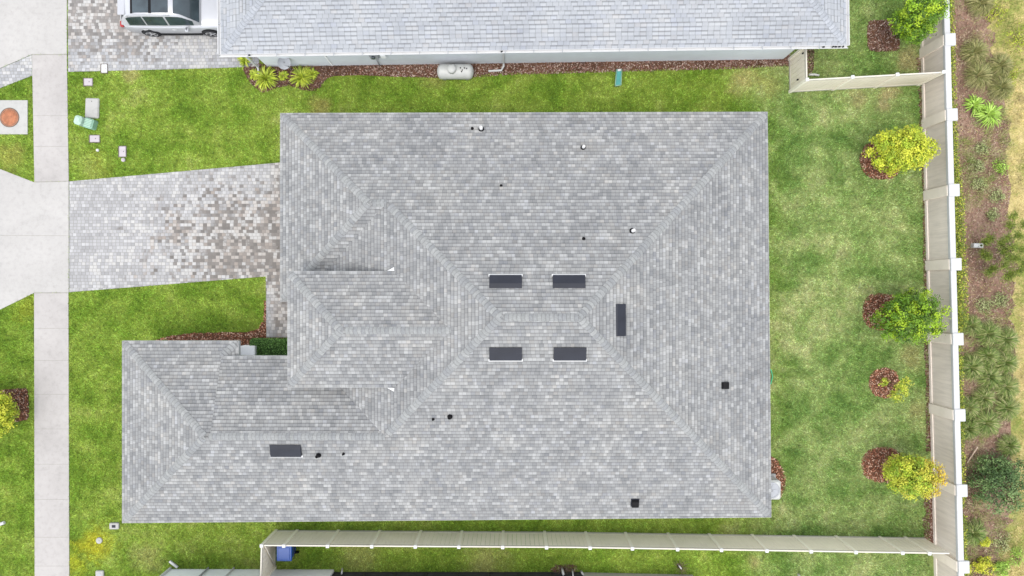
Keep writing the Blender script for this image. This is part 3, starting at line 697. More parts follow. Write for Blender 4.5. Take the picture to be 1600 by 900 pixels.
# debris                                                       # debris lying in the gutter near its ends
for x in (Wd-.35, Wd-.62, Wd-.5, Wd-1.0, 1.2, 11.55, Wd-.2): v = NB(x, .0, E+.0); MB().box(v, (.09, .05, .03), random.random()).build('debris', M['black'], nb)
def spout(px, kick=-0.8, top=None):
    base = P(px, 108); x = (base-a).dot(ux); m = MB()
    p = [NB(x, .0, E-.08), NB(x, .05, E-.22), NB(x, .34, E-.5), NB(x, .34, .25), NB(x, .25, .12), NB(x+kick*.15, .06, .09)]
    if kick: p.append(NB(x+kick, .04, .07))
    m.tube(p, .045, 6, False); m.build('downspout', M['white'], nb)
spout(787, -.68); spout(405, 0)
sx = NB(3.0, .395, 0)
cd = MB().box(NB(2.95+1.0, .385, 1.2), (.05, .03, 2.3)).build('conduit', M['stucco_white'], nb)
# meter on the wall, fixture, dish
mt = P(594, 100); x = (mt-a).dot(ux); pb = NB(x, .40, 1.45)
t = thing('electric_meter', 'grey electric meter box on the pale wall below the white gutter', 'electric meter', NB(x, .4, 0))
bo = MB().box(pb-uy*.07, (.36, .14, .55), 0, .02).build('box', M['lead'], t); MB().tube([pb-uy*.14+Vector((0, 0, .1)), pb-uy*.24+Vector((0, 0, .1))], .085, 14).build('dial', M['pane'], bo)
MB().box(pb+ux*.38-uy*.05-Vector((0, 0, .1)), (.22, .1, .34), 0, .02).build('switch_box', M['stucco_white'], t); MB().tube([pb-uy*.05+Vector((0, 0, -.27)), pb-uy*.05-Vector((0, 0, 1.4))], .025).build('conduit', M['lead'], t)
dp = P(443, 99, .9); t = thing('satellite_dish', 'small grey satellite dish on a bracket by the left end of the pale wall', 'satellite dish', (dp.x, dp.y, 0))
m = MB(); dn = Vector((.1, -.55, .83)).normalized(); da = dn.orthogonal().normalized(); db = dn.cross(da); dc = P(444, 98, 1.0)
vs, fs = [], []
for i, (r, d) in enumerate(((.02, -.07), (.12, -.055), (.22, -.02), (.30, .03))):
    for jx in range(20): th = 2*math.pi*jx/20; vs.append(dc+(da*math.cos(th)+db*math.sin(th)*.9)*r+dn*d)
for i in range(3):
    for jx in range(20): fs.append((i*20+jx, i*20+(jx+1) % 20, (i+1)*20+(jx+1) % 20, (i+1)*20+jx))
fs.append(tuple(range(20))); m.add(vs, fs, True); m.build('dish', M['lead'], t)
MB().tube([dc-dn*.07, dc-dn*.2, Vector((dc.x, dc.y, 0.0))], .03).build('mast', M['lead'], t); MB().tube([dc-db*.28, dc+dn*.32], .015).build('feed_arm', M['lead'], t)
tk = P(712, 112); t = thing('propane_tank', 'pale grey propane tank lying against the mulch beside the neighbour wall', 'propane tank', tk)
m = MB(); L = 1.62; rr = .33; zc = .42; prof = []
for i in range(7): th = math.pi/2*i/6; prof.append((-L/2+.2-.2*math.cos(th), rr*math.sin(th)))
prof = prof+[(-x, r) for x, r in prof[::-1]]
kx = 1/(1-(zc)/H); tc = P(711.5, 112, zc); vs = [(tc.x+x, tc.y+max(r, .01)*math.cos(2*math.pi*jx/24), zc+max(r, .01)*math.sin(2*math.pi*jx/24)) for x, r in prof for jx in range(24)]
m.add(vs, [(i*24+jx, i*24+(jx+1) % 24, (i+1)*24+(jx+1) % 24, (i+1)*24+jx) for i in range(len(prof)-1) for jx in range(24)], True); m.build('tank', M['tankpaint'], t)
MB().lathe((tc.x-.13, tc.y, zc+rr-.03), [(.20, 0), (.20, .13), (.17, .18), (.08, .21), (.01, .215)], 22).build('dome_lid', M['tankpaint'], t)
for dx, dy in ((.25, .06), (.33, -.04), (.42, .05), (.52, .03), (.30, -.1)): MB().lathe((tc.x+dx, tc.y+dy, zc+rr-.02), [(.025, 0), (.025, .06), (.015, .07)], 8).build('fitting', M['black'], t)
for sx in (-.5, .5): MB().box((tc.x+sx, tc.y, .06), (.14, .5, .12)).build('foot', M['pad'], t)
gc = P(966, 124); t = thing('splash_block', 'teal plastic splash block standing in the grass below the neighbour mulch strip', 'splash block', gc)
m = MB(); p0 = [(-.10, .40), (.13, .40), (.10, -.30), (-.16, -.34)]
m.add([(gc.x+x, gc.y+y, z) for z in (0.03, .16) for x, y in p0], [(3, 2, 1, 0), (4, 5, 6, 7), (0, 1, 5, 4), (1, 2, 6, 5), (2, 3, 7, 6), (3, 0, 4, 7)])
m.build('tray', M['teal'], t)
rm = MB()
for (x0, y0), (x1, y1) in (((-.10, .40), (-.16, -.34)), ((.13, .40), (.10, -.30)), ((-.16, -.34), (.10, -.30))): rm.tube([(gc.x+x0, gc.y+y0, .17), (gc.x+x1, gc.y+y1, .17)], .025, 6)
rm.build('rim', M['mint_dark'], t); MB().box((gc.x+.02, gc.y+.36, .19), (.16, .09, .05), .1, .01).build('spout_end', M['white'], t)

chips('mulch_bed', G([(380, 108), (384, 118), (390, 128), (400, 138), (411, 145), (424, 141), (434, 137), (452, 134), (468, 139), (481, 142.5), (493, 142), (501, 137), (506, 129), (511, 123), (520, 119), (560, 117.5), (560, 100), (380, 100)]), 330, .05, DARK, .012, 'dark mulch bed with two yellow green shrubs at the left end of the neighbour wall', .05)
chips('mulch_strip', G([(560, 117.5), (620, 120), (684, 122), (740, 121), (793, 117), (880, 115), (972, 112), (1060, 110), (1144, 108), (1234, 103), (1234, 85), (560, 98)]), 330, .05, GREY, .012, 'long pinkish brown mulch strip along the foot of the neighbour wall', .05)
chips('mulch_bed', G([(1255, 76), (1272, 76), (1272, 104), (1266, 118), (1258, 116)]), 330, .05, DARK, .012, 'small dark mulch patch behind the short fence at the neighbour corner', .05)
chips('mulch_bed', blob(1380, 56, 26, 25, 24, .03, 6), 330, .05, DARK+GREY, .012, 'square dark mulch bed beside the green tree in the upper right yard', .06)
ed = P(1357, 56)

# ------------------------------------------------------------------ neighbour to the south: wall foot and screen cage
sb = thing('neighbour_house', 'pale grey house wall cut off by the bottom left edge of the photo', 'house', (-10, -13, 0))
y0 = -12.6; xL = P(266, 885).x; xR = P(522, 890).x
MB().prism([(xL, y0), (xR, y0-.02), (xR, y0-5), (xR+22, y0-5), (xR+22, y0-14), (xL, y0-14)], 0, E-.2).build('wall', M['stucco_pale'], sb)
def hip(mb, xa, xb, ya, yb):
    dd = (yb-ya)/2; ym = (ya+yb)/2; e0, e1, e2, e3 = [Vector((x, y, E)) for x, y in ((xa, yb), (xb, yb), (xb, ya), (xa, ya))]
    m0, m1 = Vector((min(xa+dd, (xa+xb)/2), ym, E+SL*dd)), Vector((max(xb-dd, (xa+xb)/2), ym, E+SL*dd))
    slope(mb, [e0, e1, m1, m0], (0, -1), .165); slope(mb, [e2, e3, m0, m1], (0, 1), .165); slope(mb, [e3, e0, m0], (1, 0), .165); slope(mb, [e1, e2, m1], (-1, 0), .165)
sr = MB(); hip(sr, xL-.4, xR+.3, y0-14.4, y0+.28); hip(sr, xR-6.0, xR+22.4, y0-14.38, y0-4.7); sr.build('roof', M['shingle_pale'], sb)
MB().prism([(xL-.39, y0+.27), (xR+.29, y0+.27), (xR+.29, y0-4.71), (xR+22.39, y0-4.71), (xR+22.39, y0-14.39), (xL-.39, y0-14.39)], E-.19, E-.01).build('soffit', M['white'], sb)
for px in (267, 326, 366):
    b_ = P(px, 886); MB().box((b_.x, y0+.05, 1.2), (.07 if px < 300 else .03, .08, 2.4)).build('downspout' if px < 300 else 'conduit', M['white'] if px != 326 else M['lead'], sb)
MB().box((xL+.2, y0+.25, .1), (.09, .45, .08), .9).build('downspout_shoe', M['white'], sb)
cg = thing('screen_enclosure', 'black framed insect screen enclosure along the bottom edge of the photo', 'screen enclosure', (0, -13, 0))
yc = P(0, 893.5).y; xa, xb = P(522, 890).x, P(908, 890).x
MB().box(((xa+xb)/2, yc-.03, 1.3), (xb-xa, .012, 2.5)).build('screen', M['screen'], cg)
MB().box(((xa+xb)/2, yc-2.5, 2.58), (xb-xa, 4.9, .012)).build('roof_screen', M['screen'], cg)
ncol = 8
for i in range(ncol+1): MB().box((xa+(xb-xa)*i/ncol, yc-.03, 1.3), (.06, .07, 2.6)).build('post', M['brownframe'], cg)
MB().box(((xa+xb)/2, yc-.03, .07), (xb-xa, .074, .10)).box(((xa+xb)/2, yc-.03, 1.0), (xb-xa, .064, .05)).box(((xa+xb)/2, yc-.03, 2.6), (xb-xa, .08, .1)).build('rail', M['brownframe'], cg)
MB().prism([(xb, yc-.02), (P(1082, 897).x, yc-.12), (P(1082, 897).x, yc-2.5), (xb, yc-2.5)], 0, .9).build('knee_wall', M['pad'], cg)

# ------------------------------------------------------------------ fences
FH = 1.83
def vinyl_fence(root, p0, p1, posts, facing):
    """tan tongue-and-groove vinyl between p0 and p1 with posts at the given fractions"""
    p0, p1 = Vector(p0), Vector(p1); d = p1-p0; L = d.length; d.normalize(); ang = math.atan2(d.y, d.x); nn = Vector((-d.y, d.x, 0))
    pn = MB(); n = int(L/.19)
    for i in range(n): c = p0+d*((i+.5)*L/n); pn.box((c.x, c.y, .92), (L/n-.012, .028, 1.62), ang)
    pn.build('panel', M['tan'], root)
    tr = MB(); c = (p0+p1)/2
    tr.box((c.x, c.y, FH-.07), (L, .06, .12), ang, .01).build('top_rail', M['tan_light'], root)
    MB().box((c.x, c.y, .10), (L, .06, .15), ang, .01).build('bottom_rail', M['tan_light'], root)
    for f in posts:
        c = p0+d*(L*f)
        po = MB().box((c.x, c.y, FH/2+.01), (.115, .115, FH+.02), ang).build('post', M['tan_post'], root)
        MB().box((c.x, c.y, FH+.04), (.145, .145, .04), ang, .015).build('post_cap', M['white'], po)
f0 = P(409, 852.5, FH); f1 = P(1484, 865, FH)
sf = thing('vinyl_fence', 'long tan vinyl fence running below the big house to the boundary wall', 'fence', (f0.x, f0.y, 0))
tx = [443.8, 512, 581, 649, 717, 785.5, 854, 922, 988, 1058.5, 1127, 1198, 1267, 1337, 1410, 1452]
pts_mid = P(900, 855.5, FH)
vinyl_fence(sf, (f0.x, f0.y, 0), (pts_mid.x, pts_mid.y, 0), [0]+[(P(x, 850, FH).x-f0.x)/(pts_mid.x-f0.x) for x in tx if x < 900], 1)
vinyl_fence(sf, (pts_mid.x, pts_mid.y, 0), (f1.x, f1.y, 0), [(P(x, 850, FH).x-pts_mid.x)/(f1.x-pts_mid.x) for x in tx if x > 900], 1)
vinyl_fence(sf, (f0.x-.02, f0.y-.06, 0), (f0.x-.06, -12.55, 0), [0.97], 1)
br = MB(); br.tube([(f0.x+.05, f0.y-.1, 1.6), (f0.x+.03, f0.y-1.5, .25)], .03, 6).build('brace', M['tan_light'], sf)
h0, h1, h2 = P(1261, 124.5, FH), P(1476, 112.5, FH), P(1257, 72, FH)
nf = thing('vinyl_fence', 'short tan vinyl fence from the upper neighbour house corner to the boundary wall', 'fence', (h0.x, h0.y, 0))
vinyl_fence(nf, (h0.x, h0.y, 0), (h1.x, h1.y, 0), [0, .33, .655, .99], 1)
h2w = P(1236, 92); vinyl_fence(nf, (h0.x, h0.y+.06, 0), (h0.x-.03, 10.28, 0), [.97], 1)
gl = MB().box((h0.x-.06, h0.y+.25, 1.0), (.04, .05, .12)).box((h0.x-.06, 10.0, 1.55), (.04, .05, .12)).build('gate_hinge', M['black'], nf)
m = MB(); c = P(1271, 118); m.tube([(c.x-.25, c.y, .12), (c.x, c.y+.02, .08), (c.x+.22, c.y-.01, .06)], .05, 8)
tag(m.build('drain_elbow', M['white']), 'white drain pipe end lying behind the corner of the short fence', 'drain pipe')

# boundary wall on the right
bw = thing('boundary_wall', 'taupe precast boundary wall with white coping running down the right side', 'wall', (18.5, 0, 0))
caps_y = [-58, 61.5, 179, 297, 413, 530, 649, 767, 886.5, 1005]
def wx(py): return 681.5+(py-60)/830*21.5                    # x of wall top centre line in photo px (from the image centre)
WH = 1.80; kt = (H-WH)/F
pts = [Vector((wx(y)*kt, (450-y)*kt, 0)) for y in caps_y]
dirw = (pts[-1]-pts[0]).normalized(); angw = math.atan2(dirw.y, dirw.x); nw_ = Vector((dirw.y, -dirw.x, 0))
if nw_.x > 0: nw_ = -nw_                                       # towards the yard
for i in range(len(pts)-1):
    a_, b_ = pts[i], pts[i+1]; c = (a_+b_)/2; L = (b_-a_).length
    pn = MB(); pn.box((c.x, c.y, .82), (L-.3, .14, 1.64), angw)
    po = pn.build('panel', M['wall_panel'], bw)
    MB().box((c.x, c.y, 1.70), (L-.46, .24, .14), angw, .012).build('coping', M['wall_cap'], po)
    MB().box((c.x, c.y, .09), (L-.46, .22, .18), angw, .01).build('plinth', M['wall_post'], po)
    if i == 3 or i == 5 or i == 4: pass
for p in pts:
    q_ = p-nw_*.06
    po = MB().box((q_.x, q_.y, .86), (.44, .44, 1.72), angw, .01).build('post', M['wall_post'], bw)
    MB().box((q_.x-nw_.x*.03, q_.y, 1.775), (.52, .46, .10), angw, .02).build('post_cap', M['wall_cap'], po)
# worn mulch and debris along the wall foot
def strip(y0, y1, wd, label, cols=DARK):
    pts_ = []
    n = 14
    for i in range(n+1): y = y0+(y1-y0)*i/n; pts_.append((1453+(y-200)*.0175, y))
    for i in range(n, -1, -1): y = y0+(y1-y0)*i/n; pts_.append((1441+(y-200)*.0175-wd*random.uniform(.25, 1), y))
    chips('mulch_strip', G(pts_), 260, .05, cols, .012, label, .04)
strip(90, 114, 9, 'bare mulch at the foot of the boundary wall above the short fence', GREY)
strip(135, 205, 8, 'bare mulch at the foot of the boundary wall just below the short fence', DARK)
strip(260, 500, 3, 'thin strip of dark mulch at the boundary wall foot between the upper two yard trees', DARK)
strip(530, 705, 4, 'thin strip of dark mulch at the boundary wall foot beside the round sapling bed', DARK)
strip(770, 850, 14, 'bare mulch in the corner where the long tan fence meets the boundary wall', DARK+GREY)

# ------------------------------------------------------------------ turf blades
def noise2(x, y, s, seed):
    r = np.random.default_rng(seed); g_ = r.random((256, 256)); X, Y = x*s+100, y*s+100
    i, j_ = np.floor(X).astype(int), np.floor(Y).astype(int); fx, fy = X-i, Y-j_; fx = fx*fx*(3-2*fx); fy = fy*fy*(3-2*fy)
    i %= 255; j_ %= 255
    return (g_[i, j_]*(1-fx)*(1-fy)+g_[i+1, j_]*fx*(1-fy)+g_[i, j_+1]*(1-fx)*fy+g_[i+1, j_+1]*fx*fy)
KEEPOUT = [APN, APS, WEDGE, WK1, WK2, DRV, DRN, MAN, foot, BED,
           G([(380, 106), (390, 126), (412, 144), (434, 136), (452, 133), (481, 141), (500, 137), (510, 122), (684, 120), (793, 115), (972, 110), (1144, 106), (1234, 101), (1234, 60), (380, 60)]),
           [nbp(xl, .4), nbp(Wd-1.6, .4), nbp(Wd-1.6, Dp), nbp(xl, Dp)],
           blob(1380, 56, 25, 24, 24, 0, 6), blob(1378, 250, 33, 30, 20, 0), blob(1378, 487, 30, 27, 20, 0), blob(1381, 598, 23, 23, 20, 0), blob(1379, 726, 32, 27, 20, 0),
           G([(-30, 608), (45, 607), (46, 657), (-30, 662)]), G([(262, 526), (300, 521), (404, 516), (413, 500), (413, 470), (450, 470), (450, 562), (262, 562)]),
           G([(1160, 707), (1206, 714), (1220, 730), (1225, 748), (1224, 766), (1206, 776), (1160, 776)]), G([(266, 889), (522, 892), (908, 894), (1080, 898), (1080, 1000), (266, 1000)])]
n = 950000
x = rng.uniform(-23.6, 18.7, n); y = rng.uniform(-13.3, 13.3, n); keep = np.ones(n, bool)
for kp in KEEPOUT: keep &= ~inside(x, y, kp)
keep &= ~inside(x, y, [(TL.x+1.2, 6), (9, 6), (9, -8.2), (-14.8, -8.2), (-14.8, -3.2), (TL.x+1.2, -3.2)])
x, y = x[keep], y[keep]; n = len(x)
th = rng.uniform(0, 2*math.pi, n); lean = rng.uniform(.3, 1.0, n); ln = rng.uniform(.05, .10, n); wd = rng.uniform(.009, .017, n)
dx, dy = np.cos(th), np.sin(th); tip = np.stack([x+dx*ln*lean, y+dy*ln*lean, ln*np.sqrt(1.15-lean**2)], 1)
va = np.stack([x-dy*wd, y+dx*wd, np.zeros(n)], 1); vb = np.stack([x+dy*wd, y-dx*wd, np.zeros(n)], 1)
cl = noise2(x, y, 3.0, 1)*.16+noise2(x, y, 9, 2)*.34+noise2(x, y, 21, 4)*.50
cl = np.clip((cl-.5)*1.6+.5, 0, 1)
tone = (.44+1.20*cl)*rng.uniform(.75, 1.3, n)
tint = np.stack([tone*rng.uniform(.86, 1.06, n), tone*1.02, tone*rng.uniform(.9, 1.35, n)], 1)
gr = poly_np('lawn_grass', np.stack([va, vb, tip], 1).reshape(-1, 3), 3, tint, M['blade'])
tag(gr, 'short mown green lawn grass all round the house', 'grass', None, 'stuff')
# rough dry grass beyond the mulch strip
n = 120000; x = rng.uniform(19.6, 24.5, n); y = rng.uniform(-13.5, 13.5, n)
edge_y = np.array([-60, 20, 90, 190, 320, 420, 520, 700, 800, 860, 960]); edge_x = np.array([1552, 1545, 1558, 1572, 1578, 1588, 1580, 1582, 1590, 1556, 1540])
ex = np.interp(450-y*F/H, edge_y, edge_x); dd_ = (x-(ex-800)*H/F)
pr_ = np.clip(.5+dd_/1.1, 0.10, 1)*np.clip(noise2(x, y, .9, 5)*.9+noise2(x, y, 3.1, 6)*.8-.15, .05, 1)
k = rng.random(n) < pr_; x, y = x[k], y[k]; n = len(x)
th = rng.uniform(0, 6.283, n); ln = rng.uniform(.08, .2, n); lean = rng.uniform(.4, 1, n); wd = rng.uniform(.006, .012, n); dx, dy = np.cos(th), np.sin(th)
tip = np.stack([x+dx*ln*lean, y+dy*ln*lean, ln*np.sqrt(1.1-lean**2)], 1); va = np.stack([x-dy*wd, y+dx*wd, np.zeros(n)], 1); vb = np.stack([x+dy*wd, y-dx*wd, np.zeros(n)], 1)
gsel = noise2(x, y, .55, 9)*.6+noise2(x, y, 1.9, 10)*.4+rng.normal(size=n)*.07; cdry = np.where((gsel > .52)[:, None], np.array([.27, .32, .07]), np.array([.56, .46, .21]))*rng.uniform(.6, 1.25, (n, 1))*(.6+.8*noise2(x, y, 6, 11))[:, None]
tag(poly_np('dry_grass', np.stack([va, vb, tip], 1).reshape(-1, 3), 3, cdry, M['leaf']), 'dry straw coloured grass at the far right edge', 'grass', None, 'stuff')

# low scrub: thin wisps of pale green and straw through the mulch strip
nt_ = 520; tx_ = rng.uniform(19.9, 22.9, nt_); ty_ = rng.uniform(-13.3, 13.3, nt_); kk = inside(tx_, ty_, BED) & (noise2(tx_, ty_, .45, 21)+.25*noise2(tx_, ty_, 1.3, 22) > .60); tx_, ty_ = tx_[kk], ty_[kk]; nt_ = len(tx_)
cw_ = np.array([(.30, .34, .10), (.42, .40, .18), (.24, .31, .08), (.50, .44, .26), (.36, .30, .16)])[rng.integers(0, 5, nt_)]
nb_ = 60; x = np.repeat(tx_, nb_)+rng.normal(size=nt_*nb_)*.13; y = np.repeat(ty_, nb_)+rng.normal(size=nt_*nb_)*.13; n = len(x)
th = rng.uniform(0, 6.283, n); ln = rng.uniform(.10, .28, n); lean = rng.uniform(.4, 1, n); wd = rng.uniform(.005, .010, n); dx, dy = np.cos(th), np.sin(th)
tip = np.stack([x+dx*ln*lean, y+dy*ln*lean, .03+ln*np.sqrt(1.1-lean**2)], 1); va = np.stack([x-dy*wd, y+dx*wd, np.zeros(n)], 1); vb = np.stack([x+dy*wd, y-dx*wd, np.zeros(n)], 1)
tag(poly_np('scrub', np.stack([va, vb, tip], 1).reshape(-1, 3), 3, np.repeat(cw_, nb_, 0)*rng.uniform(.6, 1.25, (n, 1)), M['leaf']), 'thin pale scrub growing through the brown mulch strip', 'ground cover', None, 'stuff')
# ------------------------------------------------------------------ trees
def tree(base, crown_c, radii, cols, label, name='young_tree', nclump=300, nleaf=44, size=.043, grad=None, crown='crown', group='young trees in mulch beds', lobes=14, clump_r=.15):
    base = Vector((*base[:2], 0)); t = thing(name, label, 'tree', base, group)
    q, tt, cc = shrub_leaves(crown_c, radii, nclump, nleaf, clump_r, size, cols, lobes, .5, .25, grad)
    poly_np(crown, q, 4, tt, M['leaf'], t)
    tr = MB(); c = Vector(crown_c); low = Vector((base.x+(c.x-base.x)*.3, base.y+(c.y-base.y)*.3, c.z-radii[2]*.75))
    tr.tube([base-Vector((0, 0, .05)), base+Vector((.01, 0, .3)), low, c, c+Vector((.05, .03, radii[2]*.6))], [.055, .042, .036, .022, .008], 8)
    for i in rng.choice(len(cc), 26, replace=False):
        e_ = Vector(cc[i]); f_ = random.uniform(.0, .75); st = low.lerp(c, f_); md = st.lerp(e_, .55)+Vector((0, 0, .08)); tr.tube([st, md, e_], [.016, .010, .003], 5)
    tr.build('trunk', M['bark'], t); return t
GRN = [(0.075, 0.160, 0.008), (0.130, 0.245, 0.010), (0.19, 0.315, 0.012), (0.045, 0.095, 0.008), (0.27, 0.385, 0.016)]
YEL = [(0.36, 0.41, 0.024), (0.42, 0.45, 0.03), (0.29, 0.37, 0.022), (0.47, 0.48, 0.04), (0.24, 0.33, 0.02)]
ORG = [(0.26, 0.36, 0.022), (0.36, 0.41, 0.03), (0.20, 0.30, 0.02), (0.42, 0.42, 0.04)]
b = P(1396, 52); tree(b, P(1437, 26, 2.2), (1.08, .98, 1.05), GRN, 'bright green young tree beside the square dark mulch bed, top right')
b = P(1380, 250); tree(b, P(1415, 236, 1.9), (1.42, 1.08, 1.0), YEL, 'yellow green bushy tree on the upper round red mulch bed', nclump=420)
b = P(1382, 487); tree(b, P(1423, 491, 2.0), (1.30, 1.18, 1.1), GRN, 'bright green bushy tree with ragged outline, middle of the back yard', lobes=12, nclump=400)
def og(cc, pick):
    k = np.clip((cc[:, 0]-P(1430, 740, 2).x)/.9+rng.normal(size=len(cc))*.25, 0, 1)[:, None]
    return pick*(1-k)+np.array([.56, .39, .045])*rng.uniform(.8, 1.15, (len(cc), 1))*k
b = P(1383, 727); tree(b, P(1426, 741, 1.95), (1.16, 1.06, 1.05), ORG, 'green tree turning orange yellow on one side, lowest in the back yard', grad=og, nclump=360)
b = P(20, 632); tree(b, P(-14, 645, 1.3), (1.2, 1.05, 0.8), YEL, 'yellow green street tree at the left edge beside the pavement', nclump=400)
b = P(1381, 598); t = thing('sapling', 'thin sparse sapling leaning over the small round mulch bed', 'sapling', (b.x, b.y, 0), None)
tr = MB(); tops = [P(1417, 596, 1.7), P(1414, 613, 1.5), P(1404, 622, 1.3), P(1410, 601, 1.5), P(1403, 607, 1.0), P(1383, 596, .5), P(1397, 616, 1.0)]
qs, ts = [], []
for tp in tops:
    md = b.lerp(tp, .5)+Vector((0, 0, .1)); tr.tube([b, md, tp], [.018, .012, .004], 5)
    q_, t_, _ = shrub_leaves(tp, (.2, .2, .16), 16, 8, .09, .042, [(0.36, 0.42, 0.03), (0.27, 0.36, 0.03), (0.45, 0.46, 0.06)]); qs.append(q_); ts.append(t_)
tr.build('trunk', M['bark'], t); poly_np('crown', np.concatenate(qs), 4, np.concatenate(ts), M['leaf'], t)
for (px, py, rx, ry, sq, lab) in ((1377, 250, 34, 31, 2.2, 'red mulch ring under the yellow green bushy tree'), (1377, 487, 30, 29, 2.6, 'red mulch ring under the bright green tree in the middle of the back yard'), (1381, 598, 24, 24, 2, 'small round red mulch bed under the sparse sapling'), (1379, 726, 34, 28, 2.2, 'red mulch ring under the orange tinged tree')):
    chips('mulch_bed', blob(px, py, rx, ry, 26, .03, sq), 400, .05, RED, .012, lab, .07)
chips('mulch_bed', G([(-40, 612), (2, 609), (42, 606), (45, 615), (46, 650), (42, 656), (20, 660), (-40, 664)]), 400, .05, RED+DARK, .012, 'red mulch square under the street tree at the left edge', .07)

# ------------------------------------------------------------------ shrubs and the planted strip
def clump_grass(px, py, r, nb_, cols, label, name='fountain_grass', cat='ornamental grass', group='fountain grass clumps in the mulch strip', wd=.009, h=.55, flat=.5):
    c = P(px, py); t = thing(name, label, cat, c, group)
    r = r*.86; th = rng.uniform(0, 6.283, nb_); L = r*rng.uniform(.55, 1.1, nb_); hh = h*rng.uniform(.5, 1.1, nb_)*(1.25-L/r*.55)
    dx, dy = np.cos(th), np.sin(th); r0 = rng.uniform(0, .09, nb_); w_ = wd*rng.uniform(.7, 1.4, nb_)
    def ring(f, z, k): 
        X = c.x+dx*(r0+L*f); Y = c.y+dy*(r0+L*f); return np.stack([X-dy*w_*k, Y+dx*w_*k, z], 1), np.stack([X+dy*w_*k, Y-dx*w_*k, z], 1)
    a0, b0 = ring(0, np.full(nb_, .01), 1); a1, b1 = ring(.35, hh*.8, 1); a2, b2 = ring(.72, hh, .85); a3, b3 = ring(1, hh*flat, .15)
    q = np.concatenate([np.stack([a0, b0, b1, a1], 1), np.stack([a1, b1, b2, a2], 1), np.stack([a2, b2, b3, a3], 1)]).reshape(-1, 3)
    cols = np.array(cols); ct = cols[rng.integers(0, len(cols), nb_)]*rng.uniform(.75, 1.25, (nb_, 1))
    poly_np('blades', q, 4, np.concatenate([ct]*3), M['leaf'], t); return t
FG = [(0.12, 0.20, 0.035), (0.19, 0.26, 0.06), (0.28, 0.32, 0.10), (0.085, 0.145, 0.03), (0.38, 0.37, 0.17)]
FGL = [(0.27, 0.26, 0.09), (0.37, 0.33, 0.15), (0.20, 0.21, 0.07), (0.14, 0.16, 0.045)]
LIL = [(0.25, 0.40, 0.05), (0.35, 0.50, 0.10), (0.20, 0.33, 0.04)]
for px, py, r, cols, lab in (
    (1519, 84, .75, FGL, 'straw tinted grass clump, second from the top beside the boundary wall'), (1524, 120, .80, FGL, 'straw tinted grass clump just above the lime green strappy plant'),
    (1558, 105, .7, FGL, 'straw tinted grass clump near the dry grass, upper of two at the top right'), (1560, 138, .65, FGL, 'straw tinted grass clump near the dry grass, right of the lime green strappy plant'),
    (1528, 8, .7, FGL, 'straw tinted grass clump at the very top of the mulch strip'),
    (1512, 508, .55, FG, 'small grass clump touching the hedge at the level of the middle tree'), (1539, 521, .68, FG, 'green grass clump at the top of the dense planting, middle column'), (1567, 530, .68, FG, 'green grass clump at the top of the dense planting, right column'),
    (1538, 556, .65, FG, 'green grass clump second from top in the middle column of the dense planting'), (1567, 566, .65, FG, 'green grass clump second from top in the right column of the dense planting'),
    (1514, 573, .72, FG, 'large green grass clump against the hedge beside a white wall cap'), (1541, 588, .68, FG, 'green grass clump third from top in the middle column of the dense planting'),
    (1567, 603, .72, FG, 'green grass clump third from top in the right column of the dense planting'), (1532, 621, .62, FG, 'green grass clump fourth from top in the middle column of the dense planting'),
    (1568, 636, .72, FG, 'dark centred grass clump lowest in the right column of the dense planting'), (1508, 636, .6, FG, 'green grass clump half behind the hedge, level with the sapling bed'),
    (1537, 659, .78, FG, 'widest grass clump, lowest in the middle column of the dense planting'), (1508, 669, .6, FG, 'green grass clump against the hedge, last above the lower trees'),
    (1571, 695, .6, FG, 'green grass clump just above the big dark shrub'), (1516, 830, .72, FG, 'lone grass clump against the hedge below the big dark shrub')):
    clump_grass(px, py, r, 640, cols, lab, wd=.0065)
clump_grass(1542, 180, .72, 130, LIL, 'lime green strappy plant, larger of the pair in the mulch strip', 'strappy_plant', 'plant', 'lime green strappy plants', .022, .40, .6)
clump_grass(1519, 165, .52, 90, LIL, 'lime green strappy plant, smaller of the pair, nearer the wall', 'strappy_plant', 'plant', 'lime green strappy plants', .022, .36, .6)
def shrub(px, py, rad, hgt, cols, label, name='shrub', cat='shrub', ncl=120, nl=18, size=.04, group=None, clump_r=.14, shell=.2, lobes=8, sparse=None):
    c = P(px, py, hgt*.5); t = thing(name, label, cat, (c.x, c.y, 0), group)
    q, tt, cc = shrub_leaves(c, (rad, rad, hgt*.5), ncl, nl, clump_r, size, cols, lobes, .5, shell); poly_np('foliage', q, 4, tt, M['leaf'], t)
    st = MB(); b = Vector((c.x, c.y, 0))
    for i in rng.choice(len(cc), min(14, len(cc)), replace=False): e_ = Vector(cc[i]); st.tube([b, b.lerp(e_, .5)+Vector((0, 0, .06)), e_], [.014, .009, .003], 5)
    st.build('stem', M['bark'], t); return t
LIME = [(0.30, 0.36, 0.03), (0.40, 0.43, 0.05), (0.20, 0.27, 0.025)]
for px, py, r, n_, lab in ((417, 124, .62, 150, 'spiky yellow green shrub, left one of two in the dark bed by the neighbour wall'), (473, 122, .60, 150, 'spiky yellow green shrub, right one of two in the dark bed by the neighbour wall'), (443, 119, .26, 60, 'tiny yellow green plant between the two spiky shrubs in the dark bed'), (489, 116, .30, 60, 'small yellow green plant at the right end of the dark bed'), (384, 96, .36, 70, 'small lime plant by the white gutter corner of the neighbour house'), (399, 118, .28, 60, 'small yellow green plant at the left end of the dark bed')):
    clump_grass(px, py, r, n_, [(0.30, 0.37, 0.03), (0.40, 0.45, 0.05), (0.20, 0.27, 0.02)], lab, 'spiky_shrub', 'shrub', 'spiky shrubs by the neighbour wall', .020, r*.7, .7)
DKG = [(0.06, 0.115, 0.03), (0.10, 0.17, 0.05), (0.045, 0.085, 0.025), (0.14, 0.21, 0.07)]
